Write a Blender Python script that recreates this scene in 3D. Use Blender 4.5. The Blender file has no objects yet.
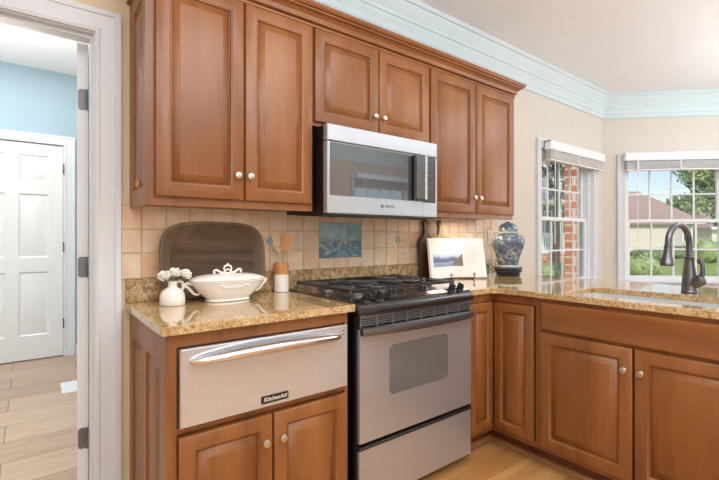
import bpy, bmesh, math, random
from mathutils import Vector, Matrix, noise
random.seed(7)
C = bpy.context.scene.collection
SC = bpy.context.scene
PI = math.pi
# ------------------------------------------------------------------ camera
CAM = Vector((-.3456, -2.081, 1.1979)); YAW = math.radians(37.7486)
cd = bpy.data.cameras.new('camera'); cam = bpy.data.objects.new('camera', cd); C.objects.link(cam)
cam.location = CAM; cam.rotation_euler = (PI/2, 0, -YAW)
cd.sensor_width = 36; cd.lens = 36*426.78/719; cd.shift_x = 0; cd.shift_y = -2.77/719
cd.clip_start = .02; cd.clip_end = 500
SC.camera = cam
# ------------------------------------------------------------------ world, sun, area lights, exposure
w = bpy.data.worlds.new('sky'); SC.world = w; w.use_nodes = True
nt = w.node_tree; nt.nodes.clear()
sky = nt.nodes.new('ShaderNodeTexSky'); sky.sky_type = 'NISHITA'; sky.sun_disc = False
sky.sun_elevation = math.radians(42); sky.sun_rotation = math.radians(200); sky.air_density = 1.0; sky.dust_density = .6; sky.ozone_density = 1.5
hs = nt.nodes.new('ShaderNodeHueSaturation'); hs.inputs['Saturation'].default_value = .75
bg = nt.nodes.new('ShaderNodeBackground'); bg.inputs[1].default_value = .17
wo = nt.nodes.new('ShaderNodeOutputWorld')
nt.links.new(sky.outputs[0], hs.inputs['Color']); nt.links.new(hs.outputs[0], bg.inputs[0]); nt.links.new(bg.outputs[0], wo.inputs[0])
def sun(direction, e, col):
    l = bpy.data.lights.new('sun', 'SUN'); l.energy = e; l.color = col; l.angle = .02
    o = bpy.data.objects.new('sun', l); C.objects.link(o)
    o.rotation_euler = Vector(direction).to_track_quat('-Z', 'Y').to_euler()
sun((.75, .45, -.75), 3.1, (1, .95, .86))
def area(name, loc, direction, sx, sy, e, col):
    l = bpy.data.lights.new(name, 'AREA'); l.shape = 'RECTANGLE'; l.size = sx; l.size_y = sy; l.energy = e; l.color = col
    o = bpy.data.objects.new(name, l); C.objects.link(o); o.location = loc
    o.rotation_euler = Vector(direction).to_track_quat('-Z', 'Y').to_euler()
    return o
area('overhead_fill_kitchen', (-.2, -2.9, 2.72), (0, 0, -1), 2.6, 1.8, 44, (.91, .95, 1))  # added large soft fill under the ceiling; no known fixture
area('overhead_fill_range', (.5, -1.55, 2.72), (0, 0, -1), 2.2, .6, 16, (.91, .95, 1))  # extra fill added to light the cabinet fronts from above, not a fixture
area('overhead_fill_nook', (4.2, -2.2, 2.72), (0, 0, -1), 1.6, 1.6, 14, (.91, .95, 1))  # added fill brightening the nook from above, no lamp known there
area('overhead_fill_hall', (-.9, 1.7, 2.82), (0, 0, -1), 2.0, 2.0, 44, (1, .99, .97))  # added overhead fill that brightens the hall, without a real fitting
area('upward_fill_hall', (-.9, 1.2, 1.9), (0, 0, 1), 1.2, 1.2, 55, (1, .95, .88))  # added up-facing fill to lighten the hall ceiling; nothing real hangs here
area('upward_fill_kitchen', (1.2, -3.0, 1.9), (.1, .15, 1), 2.4, 1.6, 74, (.86, .93, 1))  # unseen up-facing fill, added to brighten the kitchen ceiling like a bounced flash
area('upward_fill_nook', (4.3, -2.6, 1.9), (0, .1, 1), 1.4, 1.4, 46, (.84, .92, 1))  # added fill aimed up at the nook ceiling, no lamp of the room
area('fill_behind_camera', (-.6, -4.3, 1.6), (.35, 1, 0), 2.6, 1.8, 28, (.90, .95, 1))  # added frontal fill behind the camera; no window lies at this spot
area('side_fill_nook', (5.5, -2.4, 1.5), (-1, .1, .0), 1.6, 1.4, 16, (.9, .96, 1))  # added sideways fill into the nook, set before a windowless wall
area('cabinet_light_right', (2.1, -.17, 1.312), (0, 0, -1), .5, .05, 1.6, (1, .86, .66))
area('cabinet_light_left', (.36, -.17, 1.312), (0, 0, -1), .5, .05, .5, (1, .86, .66))
SC.view_settings.view_transform = 'Standard'; SC.view_settings.look = 'None'; SC.view_settings.gamma = 1
SC.view_settings.exposure = 0.0; SC.view_settings.use_curve_mapping = False

# ------------------------------------------------------------------ materials
def srgb(r, g, b):
    f = lambda c: ((c/255+.055)/1.055)**2.4 if c > 10.3 else c/255/12.92
    return (f(r), f(g), f(b), 1)
class Mt:
    def __init__(s, name, rough=.5, metal=0, coat=0, spec=.5):
        s.m = bpy.data.materials.new(name); s.m.use_nodes = True; s.t = s.m.node_tree
        s.p = s.t.nodes['Principled BSDF']; s.p.inputs['Roughness'].default_value = rough
        s.p.inputs['Metallic'].default_value = metal; s.p.inputs['Coat Weight'].default_value = coat
        s.p.inputs['Coat Roughness'].default_value = .2; s.p.inputs['Specular IOR Level'].default_value = spec
    def n(s, typ, **kw):
        o = s.t.nodes.new(typ)
        for k, v in kw.items():
            if hasattr(o, k): setattr(o, k, v)
            else: o.inputs[k].default_value = v
        return o
    def l(s, a, b): s.t.links.new(a, b)
    def coords(s, scale=(1, 1, 1), kind='Object'):
        tc = s.n('ShaderNodeTexCoord'); mp = s.n('ShaderNodeMapping'); mp.inputs['Scale'].default_value = scale
        s.l(tc.outputs[kind], mp.inputs[0]); return mp.outputs[0]
    def noise(s, co, scale, detail=3, rough=.5, dist=0):
        o = s.n('ShaderNodeTexNoise'); o.inputs['Scale'].default_value = scale; o.inputs['Detail'].default_value = detail
        o.inputs['Roughness'].default_value = rough; o.inputs['Distortion'].default_value = dist
        s.l(co, o.inputs['Vector']); return o.outputs[0]
    def ramp(s, fac, stops):
        r = s.n('ShaderNodeValToRGB'); e = r.color_ramp.elements
        while len(e) < len(stops): e.new(.5)
        for i, (p, c) in enumerate(stops): e[i].position = p; e[i].color = c
        s.l(fac, r.inputs[0]); return r.outputs[0]
    def mix(s, fac, a, b, mode='MIX'):
        o = s.n('ShaderNodeMix'); o.data_type = 'RGBA'; o.blend_type = mode
        if isinstance(fac, (int, float)): o.inputs[0].default_value = fac
        else: s.l(fac, o.inputs[0])
        for i, v in ((6, a), (7, b)):
            if isinstance(v, tuple): o.inputs[i].default_value = v
            else: s.l(v, o.inputs[i])
        return o.outputs[2]
    def color(s, c):
        if isinstance(c, tuple): s.p.inputs['Base Color'].default_value = c
        else: s.l(c, s.p.inputs['Base Color'])
    def bump(s, h, strength=.2, dist=.002):
        b = s.n('ShaderNodeBump'); b.inputs['Strength'].default_value = strength; b.inputs['Distance'].default_value = dist
        s.l(h, b.inputs['Height']); s.l(b.outputs[0], s.p.inputs['Normal'])
def plain(name, col, rough=.5, metal=0, coat=0, var=.06, scale=6, spec=.5, bump=0, bscale=60):
    m = Mt(name, rough, metal, coat, spec); co = m.coords()
    f = m.noise(co, scale, 4)
    d = tuple(max(0, c*(1-var)) for c in col[:3])+(1,); b = tuple(min(1, c*(1+var)) for c in col[:3])+(1,)
    m.color(m.ramp(f, [(.3, d), (.7, b)]))
    if bump: m.bump(m.noise(co, bscale, 3), bump)
    return m.m
def wood(name, dark, mid, light, axis='z', rough=.38, coat=.22, fine=1.0):
    m = Mt(name, rough, 0, coat)
    sc = {'x': (.09, 1, 1), 'y': (1, .09, 1), 'z': (1, 1, .09)}[axis]
    co = m.coords(sc)
    big = m.noise(co, 7*fine, 4, .55, .6)
    c1 = m.ramp(big, [(.25, dark), (.5, mid), (.78, light)])
    gr = m.noise(co, 90*fine, 3, .6, .2)
    g = m.ramp(gr, [(.3, (.72, .68, .64, 1)), (.62, (1, 1, 1, 1))])
    bl = m.noise(m.coords((1, 1, 1)), 3.2, 2)
    b2 = m.ramp(bl, [(.3, (.86, .84, .82, 1)), (.7, (1.0, 1.0, 1.0, 1))])
    m.color(m.mix(.35, m.mix(1.0, c1, b2, 'MULTIPLY'), g, 'MULTIPLY'))
    m.bump(gr, .04, .001)
    return m.m
M = {}
ch = [srgb(117, 70, 33), srgb(145, 89, 43), srgb(162, 105, 55)]
M['cherry'] = wood('cherry_vertical', *ch)
M['cherry_x'] = wood('cherry_horizontal', *ch, axis='x')
M['cherry_y'] = wood('cherry_horizontal_side', *ch, axis='y')
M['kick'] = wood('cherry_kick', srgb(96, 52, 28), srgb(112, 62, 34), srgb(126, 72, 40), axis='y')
M['oakmould'] = wood('oak_moulding', srgb(150, 100, 55), srgb(178, 126, 74), srgb(196, 146, 92), axis='x')
M['bowlwood'] = wood('dark_bowl_wood', srgb(48, 36, 27), srgb(92, 72, 54), srgb(146, 124, 100), axis='x', rough=.8, coat=0, fine=1.6)
M['bowlrim'] = wood('grey_bowl_rim', srgb(72, 58, 45), srgb(100, 83, 66), srgb(130, 111, 90), axis='z', rough=.75, coat=0)
M['palewood'] = wood('pale_wood', srgb(196, 152, 100), srgb(214, 172, 118), srgb(226, 188, 138), axis='z', rough=.5, coat=0, fine=4)
M['tanwood'] = wood('tan_wood', srgb(188, 128, 72), srgb(206, 146, 88), srgb(218, 162, 104), axis='z', rough=.5, coat=0, fine=4)
M['spoonwood'] = wood('beech_wood', srgb(204, 176, 130), srgb(220, 196, 152), srgb(230, 210, 170), axis='z', rough=.5, coat=0, fine=4)
M['walnut'] = wood('walnut', srgb(60, 40, 26), srgb(84, 58, 38), srgb(104, 76, 52), axis='z', rough=.5, coat=0, fine=2)
M['boardwood'] = wood('maple', srgb(146, 116, 78), srgb(168, 138, 98), srgb(184, 156, 116), axis='z', rough=.5, coat=0, fine=2)
# granite
m = Mt('gold_granite', .06, 0, .6); m.p.inputs['Coat Roughness'].default_value = .03
co = m.coords()
a = m.noise(co, 11, 6, .7, .5); b = m.noise(co, 80, 5, .7); c = m.noise(co, 150, 3, .6)
base = m.ramp(a, [(.25, srgb(172, 138, 88)), (.48, srgb(202, 170, 118)), (.62, srgb(214, 188, 144)), (.8, srgb(188, 154, 106))])
sp = m.ramp(b, [(.30, srgb(120, 92, 62)), (.43, srgb(206, 178, 140)), (.55, (1, 1, 1, 1))])
c1 = m.mix(.75, base, sp, 'MULTIPLY')
dk = m.ramp(c, [(.30, (.12, .09, .07, 1)), (.38, (1, 1, 1, 1))])
m.color(m.mix(.85, c1, dk, 'MULTIPLY')); M['granite'] = m.m
m = Mt('splash_granite', .12, 0, .3)
co = m.coords()
a = m.noise(co, 9, 6, .65, 1.2); b = m.noise(co, 50, 5, .7); c = m.noise(co, 120, 3, .6)
base = m.ramp(a, [(.25, srgb(172, 136, 98)), (.48, srgb(200, 170, 128)), (.62, srgb(208, 186, 152)), (.8, srgb(182, 150, 110))])
sp = m.ramp(b, [(.33, srgb(84, 68, 48)), (.46, srgb(200, 176, 138)), (.6, (1, 1, 1, 1))])
c1 = m.mix(.8, base, sp, 'MULTIPLY')
dk = m.ramp(c, [(.32, (.10, .08, .06, 1)), (.42, (1, 1, 1, 1))])
m.color(m.mix(.8, c1, dk, 'MULTIPLY')); M['granite2'] = m.m
# tiles
m = Mt('clay_tile', .38, 0, .15); g = m.n('ShaderNodeNewGeometry')
tone = m.ramp(g.outputs['Random Per Island'], [(0, srgb(222, 184, 150)), (.25, srgb(226, 202, 174)), (.6, srgb(230, 210, 186)), (.85, srgb(222, 202, 180)), (1, srgb(218, 174, 134))])
f = m.noise(m.coords(), 16, 4, .6); mot = m.ramp(f, [(.3, srgb(228, 206, 186)), (.7, (1, 1, 1, 1))])
m.color(m.mix(.6, tone, mot, 'MULTIPLY')); m.bump(m.noise(m.coords(), 30, 3), .15); M['tile'] = m.m
M['grout'] = plain('grout', srgb(204, 188, 162), .9)
m = Mt('painted_sea_tile', .2, 0, .3); co = m.coords((1, 1, 1.0))
f = m.noise(co, 7, 4, .55, 1.2); sx = m.n('ShaderNodeSeparateXYZ'); m.l(m.coords(), sx.inputs[0])
top = m.ramp(f, [(.3, srgb(96, 128, 118)), (.42, srgb(112, 146, 134)), (.5, srgb(132, 162, 170)), (.6, srgb(150, 178, 190)), (.72, srgb(118, 148, 134))])
low = m.ramp(f, [(.3, srgb(78, 106, 130)), (.46, srgb(106, 136, 154)), (.51, srgb(176, 184, 164)), (.535, srgb(96, 128, 150)), (.8, srgb(70, 100, 124))])
gt = m.n('ShaderNodeMath', operation='GREATER_THAN'); m.l(sx.outputs[2], gt.inputs[0]); gt.inputs[1].default_value = .160
m.color(m.mix(gt.outputs[0], low, top)); M['mural'] = m.m
M['decor'] = plain('decor_tile', srgb(176, 190, 196), .25, var=.3, scale=60)
M['decor_blue'] = plain('decor_motif', srgb(96, 118, 150), .25, var=.2)
# metals
def steel(name, axis, col=(.60, .615, .64, 1), rough=.26, met=.75):
    m = Mt(name, rough, 1.0)
    sc = {'x': (.6, 60, 60), 'z': (60, 60, .6)}[axis]
    f = m.noise(m.coords(sc), 6, 3)
    m.color(m.ramp(f, [(.3, tuple(c*.93 for c in col[:3])+(1,)), (.7, col)]))
    r = m.n('ShaderNodeMapRange'); r.inputs[3].default_value = rough-.04; r.inputs[4].default_value = rough+.06
    m.l(f, r.inputs[0]); m.l(r.outputs[0], m.p.inputs['Roughness'])
    m.p.inputs['Anisotropic'].default_value = .5; m.p.inputs['Metallic'].default_value = met
    return m.m
M['steel'] = steel('brushed_steel', 'x', rough=.30, col=(.58, .61, .655, 1))
M['steel_v'] = steel('satin_steel', 'z', rough=.2, met=.68, col=(.64, .67, .715, 1))
M['nickel'] = plain('satin_nickel', (.66, .62, .56, 1), .24, 1, var=.03)
M['handle'] = plain('polished_steel', (.76, .74, .72, 1), .18, 1, var=.02)
M['hinge'] = plain('grey_hinge', srgb(120, 120, 122), .45, .7, var=.05)
M['black'] = plain('black_enamel', srgb(24, 23, 24), .10, 0, 1.0, var=.1)
M['blackmat'] = plain('black_plastic', srgb(24, 23, 23), .45, var=.1)
M['iron'] = plain('cast_iron', srgb(84, 83, 84), .30, .85, var=.2, bump=.2, bscale=300)
M['burner'] = plain('burner_base', srgb(120, 116, 112), .4, .8)
M['glassdark'] = plain('dark_glass', srgb(58, 56, 58), .05, 0, 1, var=.05, spec=1.0)
M['mwglass'] = plain('mirrored_dark_glass', (.30, .30, .31, 1), .03, 1, var=.01)
M['sinksteel'] = plain('pale_sink_steel', srgb(205, 208, 210), .35, .25, var=.02)
M['oven_glass'] = plain('oven_glass', srgb(104, 101, 100), .12, 0, .7, var=.15, scale=3)
M['vent'] = plain('grey_vent', srgb(140, 139, 138), .35, .6)
M['graphite'] = plain('graphite_handle', srgb(112, 112, 113), .26, .8)
M['bronze'] = plain('dark_bronze', srgb(112, 112, 114), .28, .9, var=.12)
# paints
M['wall'] = plain('cream_wall_paint', srgb(216, 208, 197), .8, var=.015)
M['wall_y'] = plain('warm_cream_wall_paint', srgb(228, 210, 178), .8, var=.015)
M['ceil'] = plain('ceiling_paint', srgb(238, 239, 240), .9, var=.01)
M['cornice'] = plain('pale_blue_white_paint', srgb(208, 224, 228), .5, var=.015)
M['trim'] = plain('white_trim_paint', srgb(216, 220, 225), .4, var=.01)
M['doorwhite'] = plain('white_door_paint', srgb(228, 229, 230), .4, var=.01)
M['blue'] = plain('blue_wall_paint', srgb(158, 182, 196), .8, var=.015)
M['vinyl'] = plain('white_vinyl', srgb(236, 238, 240), .35, var=.01)
M['blind'] = plain('white_slat', srgb(232, 230, 228), .5, var=.03)
M['ceramic'] = plain('white_ceramic', srgb(238, 232, 224), .18, 0, .4, var=.02)
M['jugwhite'] = plain('white_stoneware', srgb(234, 228, 220), .4, 0, .1, var=.03)
M['petal'] = plain('white_petal', srgb(248, 246, 236), .6, var=.04, scale=30)
M['leaf'] = plain('green_leaf', srgb(116, 142, 70), .5, var=.2, scale=30)
M['plate'] = plain('cream_plastic', srgb(232, 220, 200), .4, var=.02)
M['slot'] = plain('dark_slot', srgb(60, 50, 44), .6)
M['paper'] = plain('paper', srgb(240, 232, 224), .7, var=.02)
M['ink'] = plain('grey_ink', srgb(178, 172, 168), .7)
M['cover'] = plain('book_cover', srgb(214, 206, 196), .6)
M['wire'] = plain('black_wire', srgb(28, 24, 22), .4, .6)
M['leather'] = plain('brown_leather', srgb(62, 36, 24), .6)
M['darkplate'] = plain('dark_stacked_base', srgb(48, 54, 62), .35, 0, .3, var=.25, scale=20)
M['logo'] = plain('grey_print', srgb(112, 110, 110), .5)
M['badge'] = plain('black_badge', srgb(34, 32, 32), .3)
M['letter'] = plain('silver_letter', srgb(222, 218, 212), .3, .3)
M['soil'] = plain('concrete', srgb(186, 182, 174), .9, var=.1)
m = Mt('blue_white_porcelain', .16, 0, .5); co = m.coords()
f = m.noise(co, 46, 6, .68, 1.0); band = m.noise(co, 10, 2, .5, .5)
c1 = m.ramp(f, [(.36, srgb(48, 64, 84)), (.47, srgb(84, 102, 120)), (.55, srgb(168, 174, 168)), (.70, srgb(186, 186, 174))])
c2 = m.ramp(f, [(.40, srgb(56, 78, 102)), (.58, srgb(92, 114, 136)), (.72, srgb(168, 174, 170))])
m.color(m.mix(m.ramp(band, [(.45, (0, 0, 0, 1)), (.55, (1, 1, 1, 1))]), c1, c2)); M['porcelain'] = m.m
M['porcelain_plain'] = plain('pale_porcelain', srgb(206, 206, 190), .2, 0, .4, var=.08, scale=40)
# photo page : flat print, layered by height on the page
m = Mt('landscape_print', .4); co = m.coords(); s = m.n('ShaderNodeSeparateXYZ'); m.l(co, s.inputs[0])
h = m.n('ShaderNodeMapRange'); m.l(s.outputs[2], h.inputs[0]); h.inputs[1].default_value = .075; h.inputs[2].default_value = .185
nz = m.noise(co, 14, 4); ad = m.n('ShaderNodeMath', operation='MULTIPLY_ADD'); m.l(nz, ad.inputs[0]); ad.inputs[1].default_value = .35; m.l(h.outputs[0], ad.inputs[2])
m.color(m.ramp(ad.outputs[0], [(.15, srgb(112, 138, 166)), (.40, srgb(146, 166, 188)), (.46, srgb(84, 96, 116)), (.66, srgb(112, 128, 148)), (.78, srgb(190, 202, 214)), (1, srgb(226, 230, 234))]))
M['print'] = m.m
m = Mt('hill_print', .4); f = m.noise(m.coords(), 30, 4)
m.color(m.ramp(f, [(.3, srgb(92, 78, 76)), (.7, srgb(140, 118, 108))])); M['hillprint'] = m.m
# floors
def planks(name, cols, w, l, rough, rot, gap, coat=.2, gcol=None, gmul=(.55, .42, .3, 1)):
    m = Mt(name, rough, 0, coat); co = m.coords(); mp = m.n('ShaderNodeMapping'); mp.inputs['Rotation'].default_value = (0, 0, rot); m.l(co, mp.inputs[0])
    b = m.n('ShaderNodeTexBrick'); b.inputs['Scale'].default_value = 1; b.inputs['Brick Width'].default_value = l; b.inputs['Row Height'].default_value = w
    b.inputs['Mortar Size'].default_value = gap; b.inputs['Mortar Smooth'].default_value = .1; b.offset = .37; b.inputs['Bias'].default_value = 0
    b.inputs['Color1'].default_value = cols[0]; b.inputs['Color2'].default_value = cols[1]; b.inputs['Mortar'].default_value = gcol or tuple(cols[0][i]*gmul[i] for i in range(3))+(1,)
    m.l(mp.outputs[0], b.inputs['Vector'])
    mp2 = m.n('ShaderNodeMapping'); mp2.inputs['Scale'].default_value = (.12, 1, 1); m.l(mp.outputs[0], mp2.inputs[0])
    g = m.noise(mp2.outputs[0], 22, 5, .6, .6)
    m.color(m.mix(.7, b.outputs[0], m.ramp(g, [(.3, (.74, .68, .62, 1)), (.65, (1, 1, 1, 1))]), 'MULTIPLY'))
    return m.m
M['oak'] = planks('oak_floor', [srgb(190, 134, 76), srgb(212, 160, 100)], .057, .9, .28, 0, .0012, .4)
M['woodtile'] = planks('wood_look_tile', [srgb(172, 146, 124), srgb(192, 168, 146)], .285, 1.25, .45, 0, .004, .1, gcol=srgb(136, 116, 98))
m = Mt('brick', .9); b = m.n('ShaderNodeTexBrick'); co = m.coords()
mp = m.n('ShaderNodeMapping'); mp.inputs['Rotation'].default_value = (PI/2, 0, 0); m.l(co, mp.inputs[0]); m.l(mp.outputs[0], b.inputs['Vector'])
b.inputs['Scale'].default_value = 1; b.inputs['Brick Width'].default_value = .21; b.inputs['Row Height'].default_value = .16; b.inputs['Mortar Size'].default_value = .015
b.inputs['Color1'].default_value = srgb(176, 96, 64); b.inputs['Color2'].default_value = srgb(206, 128, 92); b.inputs['Mortar'].default_value = srgb(216, 196, 180)
m.color(b.outputs[0]); M['brick'] = m.m
M['grass'] = plain('lawn', srgb(150, 168, 98), .9, var=.25, scale=3)
M['foliage'] = plain('foliage', srgb(118, 136, 92), .8, var=.3, scale=3)
M['foliage_light'] = plain('foliage_light', srgb(150, 166, 112), .8, var=.3, scale=3)
M['foliage_dark'] = plain('foliage_dark', srgb(106, 116, 100), .8, var=.3, scale=3)
M['bark'] = plain('bark', srgb(92, 78, 64), .9, var=.2)
M['roof'] = plain('brown_shingle', srgb(172, 146, 138), .9, var=.12, scale=8)
M['siding'] = plain('beige_siding', srgb(196, 192, 184), .8, var=.04)
M['siding_white'] = plain('pale_siding', srgb(226, 214, 200), .8, var=.04)
M['siding_grey'] = plain('grey_siding', srgb(150, 156, 162), .8, var=.06)
M['winglass'] = plain('window_dark', srgb(92, 100, 108), .1)
def grazing(t):
    lw = t.nodes.new('ShaderNodeLayerWeight'); lw.inputs[0].default_value = .5
    pw = t.nodes.new('ShaderNodeMath'); pw.operation = 'POWER'; pw.inputs[1].default_value = 5; t.links.new(lw.outputs['Facing'], pw.inputs[0])
    ma = t.nodes.new('ShaderNodeMath'); ma.operation = 'MULTIPLY_ADD'; ma.inputs[1].default_value = .7; ma.inputs[2].default_value = .03; t.links.new(pw.outputs[0], ma.inputs[0])
    return ma
m = bpy.data.materials.new('clear_pane'); m.use_nodes = True; t = m.node_tree; t.nodes.clear()
o_ = t.nodes.new('ShaderNodeOutputMaterial'); tr = t.nodes.new('ShaderNodeBsdfTransparent'); gl = t.nodes.new('ShaderNodeBsdfGlossy'); gl.inputs['Roughness'].default_value = .01
fr = grazing(t); mx = t.nodes.new('ShaderNodeMixShader'); tr.inputs[0].default_value = (.97, .985, .985, 1)
t.links.new(fr.outputs[0], mx.inputs[0]); t.links.new(tr.outputs[0], mx.inputs[1]); t.links.new(gl.outputs[0], mx.inputs[2]); t.links.new(mx.outputs[0], o_.inputs[0])
M['pane'] = m
m = bpy.data.materials.new('pale_blue_glass'); m.use_nodes = True; t = m.node_tree; t.nodes.clear()
o_ = t.nodes.new('ShaderNodeOutputMaterial'); tr = t.nodes.new('ShaderNodeBsdfTransparent'); gl = t.nodes.new('ShaderNodeBsdfGlossy'); gl.inputs['Roughness'].default_value = .03
fr = grazing(t); mx = t.nodes.new('ShaderNodeMixShader'); tr.inputs[0].default_value = (.76, .88, .88, 1)
t.links.new(fr.outputs[0], mx.inputs[0]); t.links.new(tr.outputs[0], mx.inputs[1]); t.links.new(gl.outputs[0], mx.inputs[2]); t.links.new(mx.outputs[0], o_.inputs[0])
M['blueglass'] = m

# ------------------------------------------------------------------ mesh helpers
def root_loc(o):
    while o is not None and o.parent is not None: o = o.parent
    return o.location.copy() if o is not None else Vector((0, 0, 0))
class MB:
    def __init__(s, T=None): s.bm = bmesh.new(); s.T = T or Matrix()
    def v(s, p): return s.bm.verts.new(s.T @ Vector(p))
    def f(s, vs):
        try: return s.bm.faces.new(vs)
        except ValueError: return None
    def box(s, x0, x1, y0, y1, z0, z1, bev=0):
        if bev:
            b = bmesh.new(); s._box(b, x0, x1, y0, y1, z0, z1, Matrix())
            bmesh.ops.bevel(b, geom=b.edges[:], offset=bev, segments=1, profile=.5, affect='EDGES')
            s.merge(b); b.free()
        else: s._box(s.bm, x0, x1, y0, y1, z0, z1, s.T)
        return s
    def _box(s, bm, x0, x1, y0, y1, z0, z1, T):
        vs = [bm.verts.new(T @ Vector((x, y, z))) for x in (x0, x1) for y in (y0, y1) for z in (z0, z1)]
        for q in ((0, 1, 3, 2), (4, 6, 7, 5), (0, 4, 5, 1), (2, 3, 7, 6), (0, 2, 6, 4), (1, 5, 7, 3)): bm.faces.new([vs[i] for i in q])
    def merge(s, b):
        mp = {v: s.bm.verts.new(s.T @ v.co) for v in b.verts}
        for f in b.faces: s.f([mp[v] for v in f.verts])
    def loops(s, loops, cap0=True, cap1=True, closed=True):
        rs = [[s.v(p) for p in L] for L in loops]
        n = len(rs[0])
        for a, b in zip(rs, rs[1:]):
            for i in range(n if closed else n-1): s.f([a[i], a[(i+1) % n], b[(i+1) % n], b[i]])
        if cap0: s.f(rs[0][::-1])
        if cap1: s.f(rs[-1])
        return s
    def lathe(s, prof, c=(0, 0, 0), n=32, sx=1, sy=1, cap0=True, cap1=True):
        return s.loops([[(c[0]+r*sx*math.cos(2*PI*i/n), c[1]+r*sy*math.sin(2*PI*i/n), c[2]+z) for i in range(n)] for r, z in prof], cap0, cap1)
    def cyl(s, p0, p1, r0, r1=None, n=20, prof=None):
        p0, p1 = Vector(p0), Vector(p1); r1 = r0 if r1 is None else r1; d = p1-p0
        q = d.to_track_quat('Z', 'Y'); L = d.length
        prof = prof or [(r0, 0), (r1, 1)]
        return s.loops([[tuple(p0+q @ Vector((r*math.cos(2*PI*i/n), r*math.sin(2*PI*i/n), h*L))) for i in range(n)] for r, h in prof])
    def tube(s, pts, r, n=8, flat=1.0):
        pts = [Vector(p) for p in pts]; rr = r if isinstance(r, (list, tuple)) else [r]*len(pts)
        L = []; up = None
        for i, p in enumerate(pts):
            d = (pts[min(i+1, len(pts)-1)]-pts[max(i-1, 0)]).normalized()
            if up is None: up = d.orthogonal().normalized()
            else: up = (up-d*up.dot(d)).normalized()
            sd = d.cross(up)
            L.append([tuple(p+up*math.cos(2*PI*k/n)*rr[i]+sd*math.sin(2*PI*k/n)*rr[i]*flat) for k in range(n)])
        return s.loops(L)
    def sweep(s, path, prof, closed=False):
        """prof: (out, z) points; path: xy points; out is to the right-hand side of travel"""
        P = [Vector((p[0], p[1])) for p in path]; L = []
        for i, p in enumerate(P):
            d0 = (P[i]-P[i-1]).normalized() if i > 0 else (P[1]-P[0]).normalized()
            d1 = (P[i+1]-P[i]).normalized() if i < len(P)-1 else d0
            n0, n1 = Vector((d0.y, -d0.x)), Vector((d1.y, -d1.x)); m_ = (n0+n1).normalized(); k = 1/max(.2, m_.dot(n0))
            L.append([(p.x+m_.x*k*o, p.y+m_.y*k*o, z) for o, z in prof])
        return s.loops(L)
    def prism(s, poly, a0, a1, axis='x'):
        def mk(a, p): return {'x': (a, p[0], p[1]), 'y': (p[0], a, p[1]), 'z': (p[0], p[1], a)}[axis]
        return s.loops([[mk(a0, p) for p in poly], [mk(a1, p) for p in poly]])
    def build(s, name, mat, parent=None, smooth=35, loc=None):
        bm = s.bm; bmesh.ops.remove_doubles(bm, verts=bm.verts[:], dist=1e-6)
        bmesh.ops.recalc_face_normals(bm, faces=bm.faces[:])
        L = root_loc(parent) if parent is not None else Vector(loc or (0, 0, 0))
        for v in bm.verts: v.co -= L
        me = bpy.data.meshes.new(name); bm.to_mesh(me); bm.free()
        for p in me.polygons: p.use_smooth = True
        try: me.set_sharp_from_angle(angle=math.radians(smooth))
        except Exception: pass
        if isinstance(mat, str): mat = M[mat]
        me.materials.append(mat)
        o = bpy.data.objects.new(name, me); C.objects.link(o)
        if parent is not None: o.parent = parent
        else: o.location = L
        return o
def thing(name, label, cat, loc=(0, 0, 0), group=None):
    o = bpy.data.objects.new(name, None); C.objects.link(o); o.location = loc; o.empty_display_size = .05
    o['label'] = label; o['category'] = cat
    if group: o['group'] = group
    return o
def tag(o, label, cat, group=None):
    o['label'] = label; o['category'] = cat
    if group: o['group'] = group
    return o
def struct(o): o['kind'] = 'structure'; return o
def frame_T(origin, u, n):
    """local x = u (right seen from the front), local y = into the surface, local z = up; n = outward normal"""
    u = Vector(u).normalized(); n = Vector(n).normalized(); z = Vector((0, 0, 1))
    R = Matrix(((u.x, -n.x, z.x), (u.y, -n.y, z.y), (u.z, -n.z, z.z))).to_4x4()
    return Matrix.Translation(Vector(origin)) @ R
def rect(x0, x1, z0, z1, i, y): return [(x0+i, y, z0+i), (x1-i, y, z0+i), (x1-i, y, z1-i), (x0+i, y, z1-i)]
def rrect(x0, x1, z0, z1, r, y, k=6):
    out = []
    for cx, cz, a0 in ((x1-r, z0+r, -PI/2), (x1-r, z1-r, 0), (x0+r, z1-r, PI/2), (x0+r, z0+r, PI)):
        for i in range(k+1): a = a0+PI/2*i/k; out.append((cx+r*math.cos(a), y, cz+r*math.sin(a)))
    return out
def knob(T, x, z, parent, y=-.02):
    b = MB(T); b.cyl((x, y, z), (x, y-.028, z), .006, n=20, prof=[(.007, 0), (.0055, .2), (.0055, .45), (.013, .62), (.0155, .78), (.013, .93), (.006, 1)])
    return b.build('knob', 'nickel', parent)
def cab_door(T, x0, x1, z0, z1, parent, knobpos=None, s=.056, name='door', mat='cherry', t=.02):
    """raised-panel door, front face at local y=-t"""
    b = MB(T)
    L = [rect(x0, x1, z0, z1, i, y) for i, y in ((0, 0), (0, -t+.004), (.0015, -t+.0015), (.004, -t), (s-.007, -t), (s-.006, -t+.0015), (s-.002, -t+.003), (s, -t+.005), (s+.001, -t+.0125), (s+.001, 0))]
    b.loops(L, False, False)
    d = b.build(name, mat, parent, 50)
    p = MB(T); k = s+.001
    p.loops([rect(x0, x1, z0, z1, i, y) for i, y in ((k-.002, -.002), (k-.002, -t+.0125), (k+.004, -t+.0125), (k+.005, -t+.0105), (k+.030, -t+.0035), (k+.031, -t+.0015), (k+.033, -t+.001))])
    p.build('raised_panel', mat, d, 50)
    if knobpos: knob(T, knobpos[0], knobpos[1], d, -t)
    return d

# ================================================================== SETTING
W_ = .13
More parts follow.
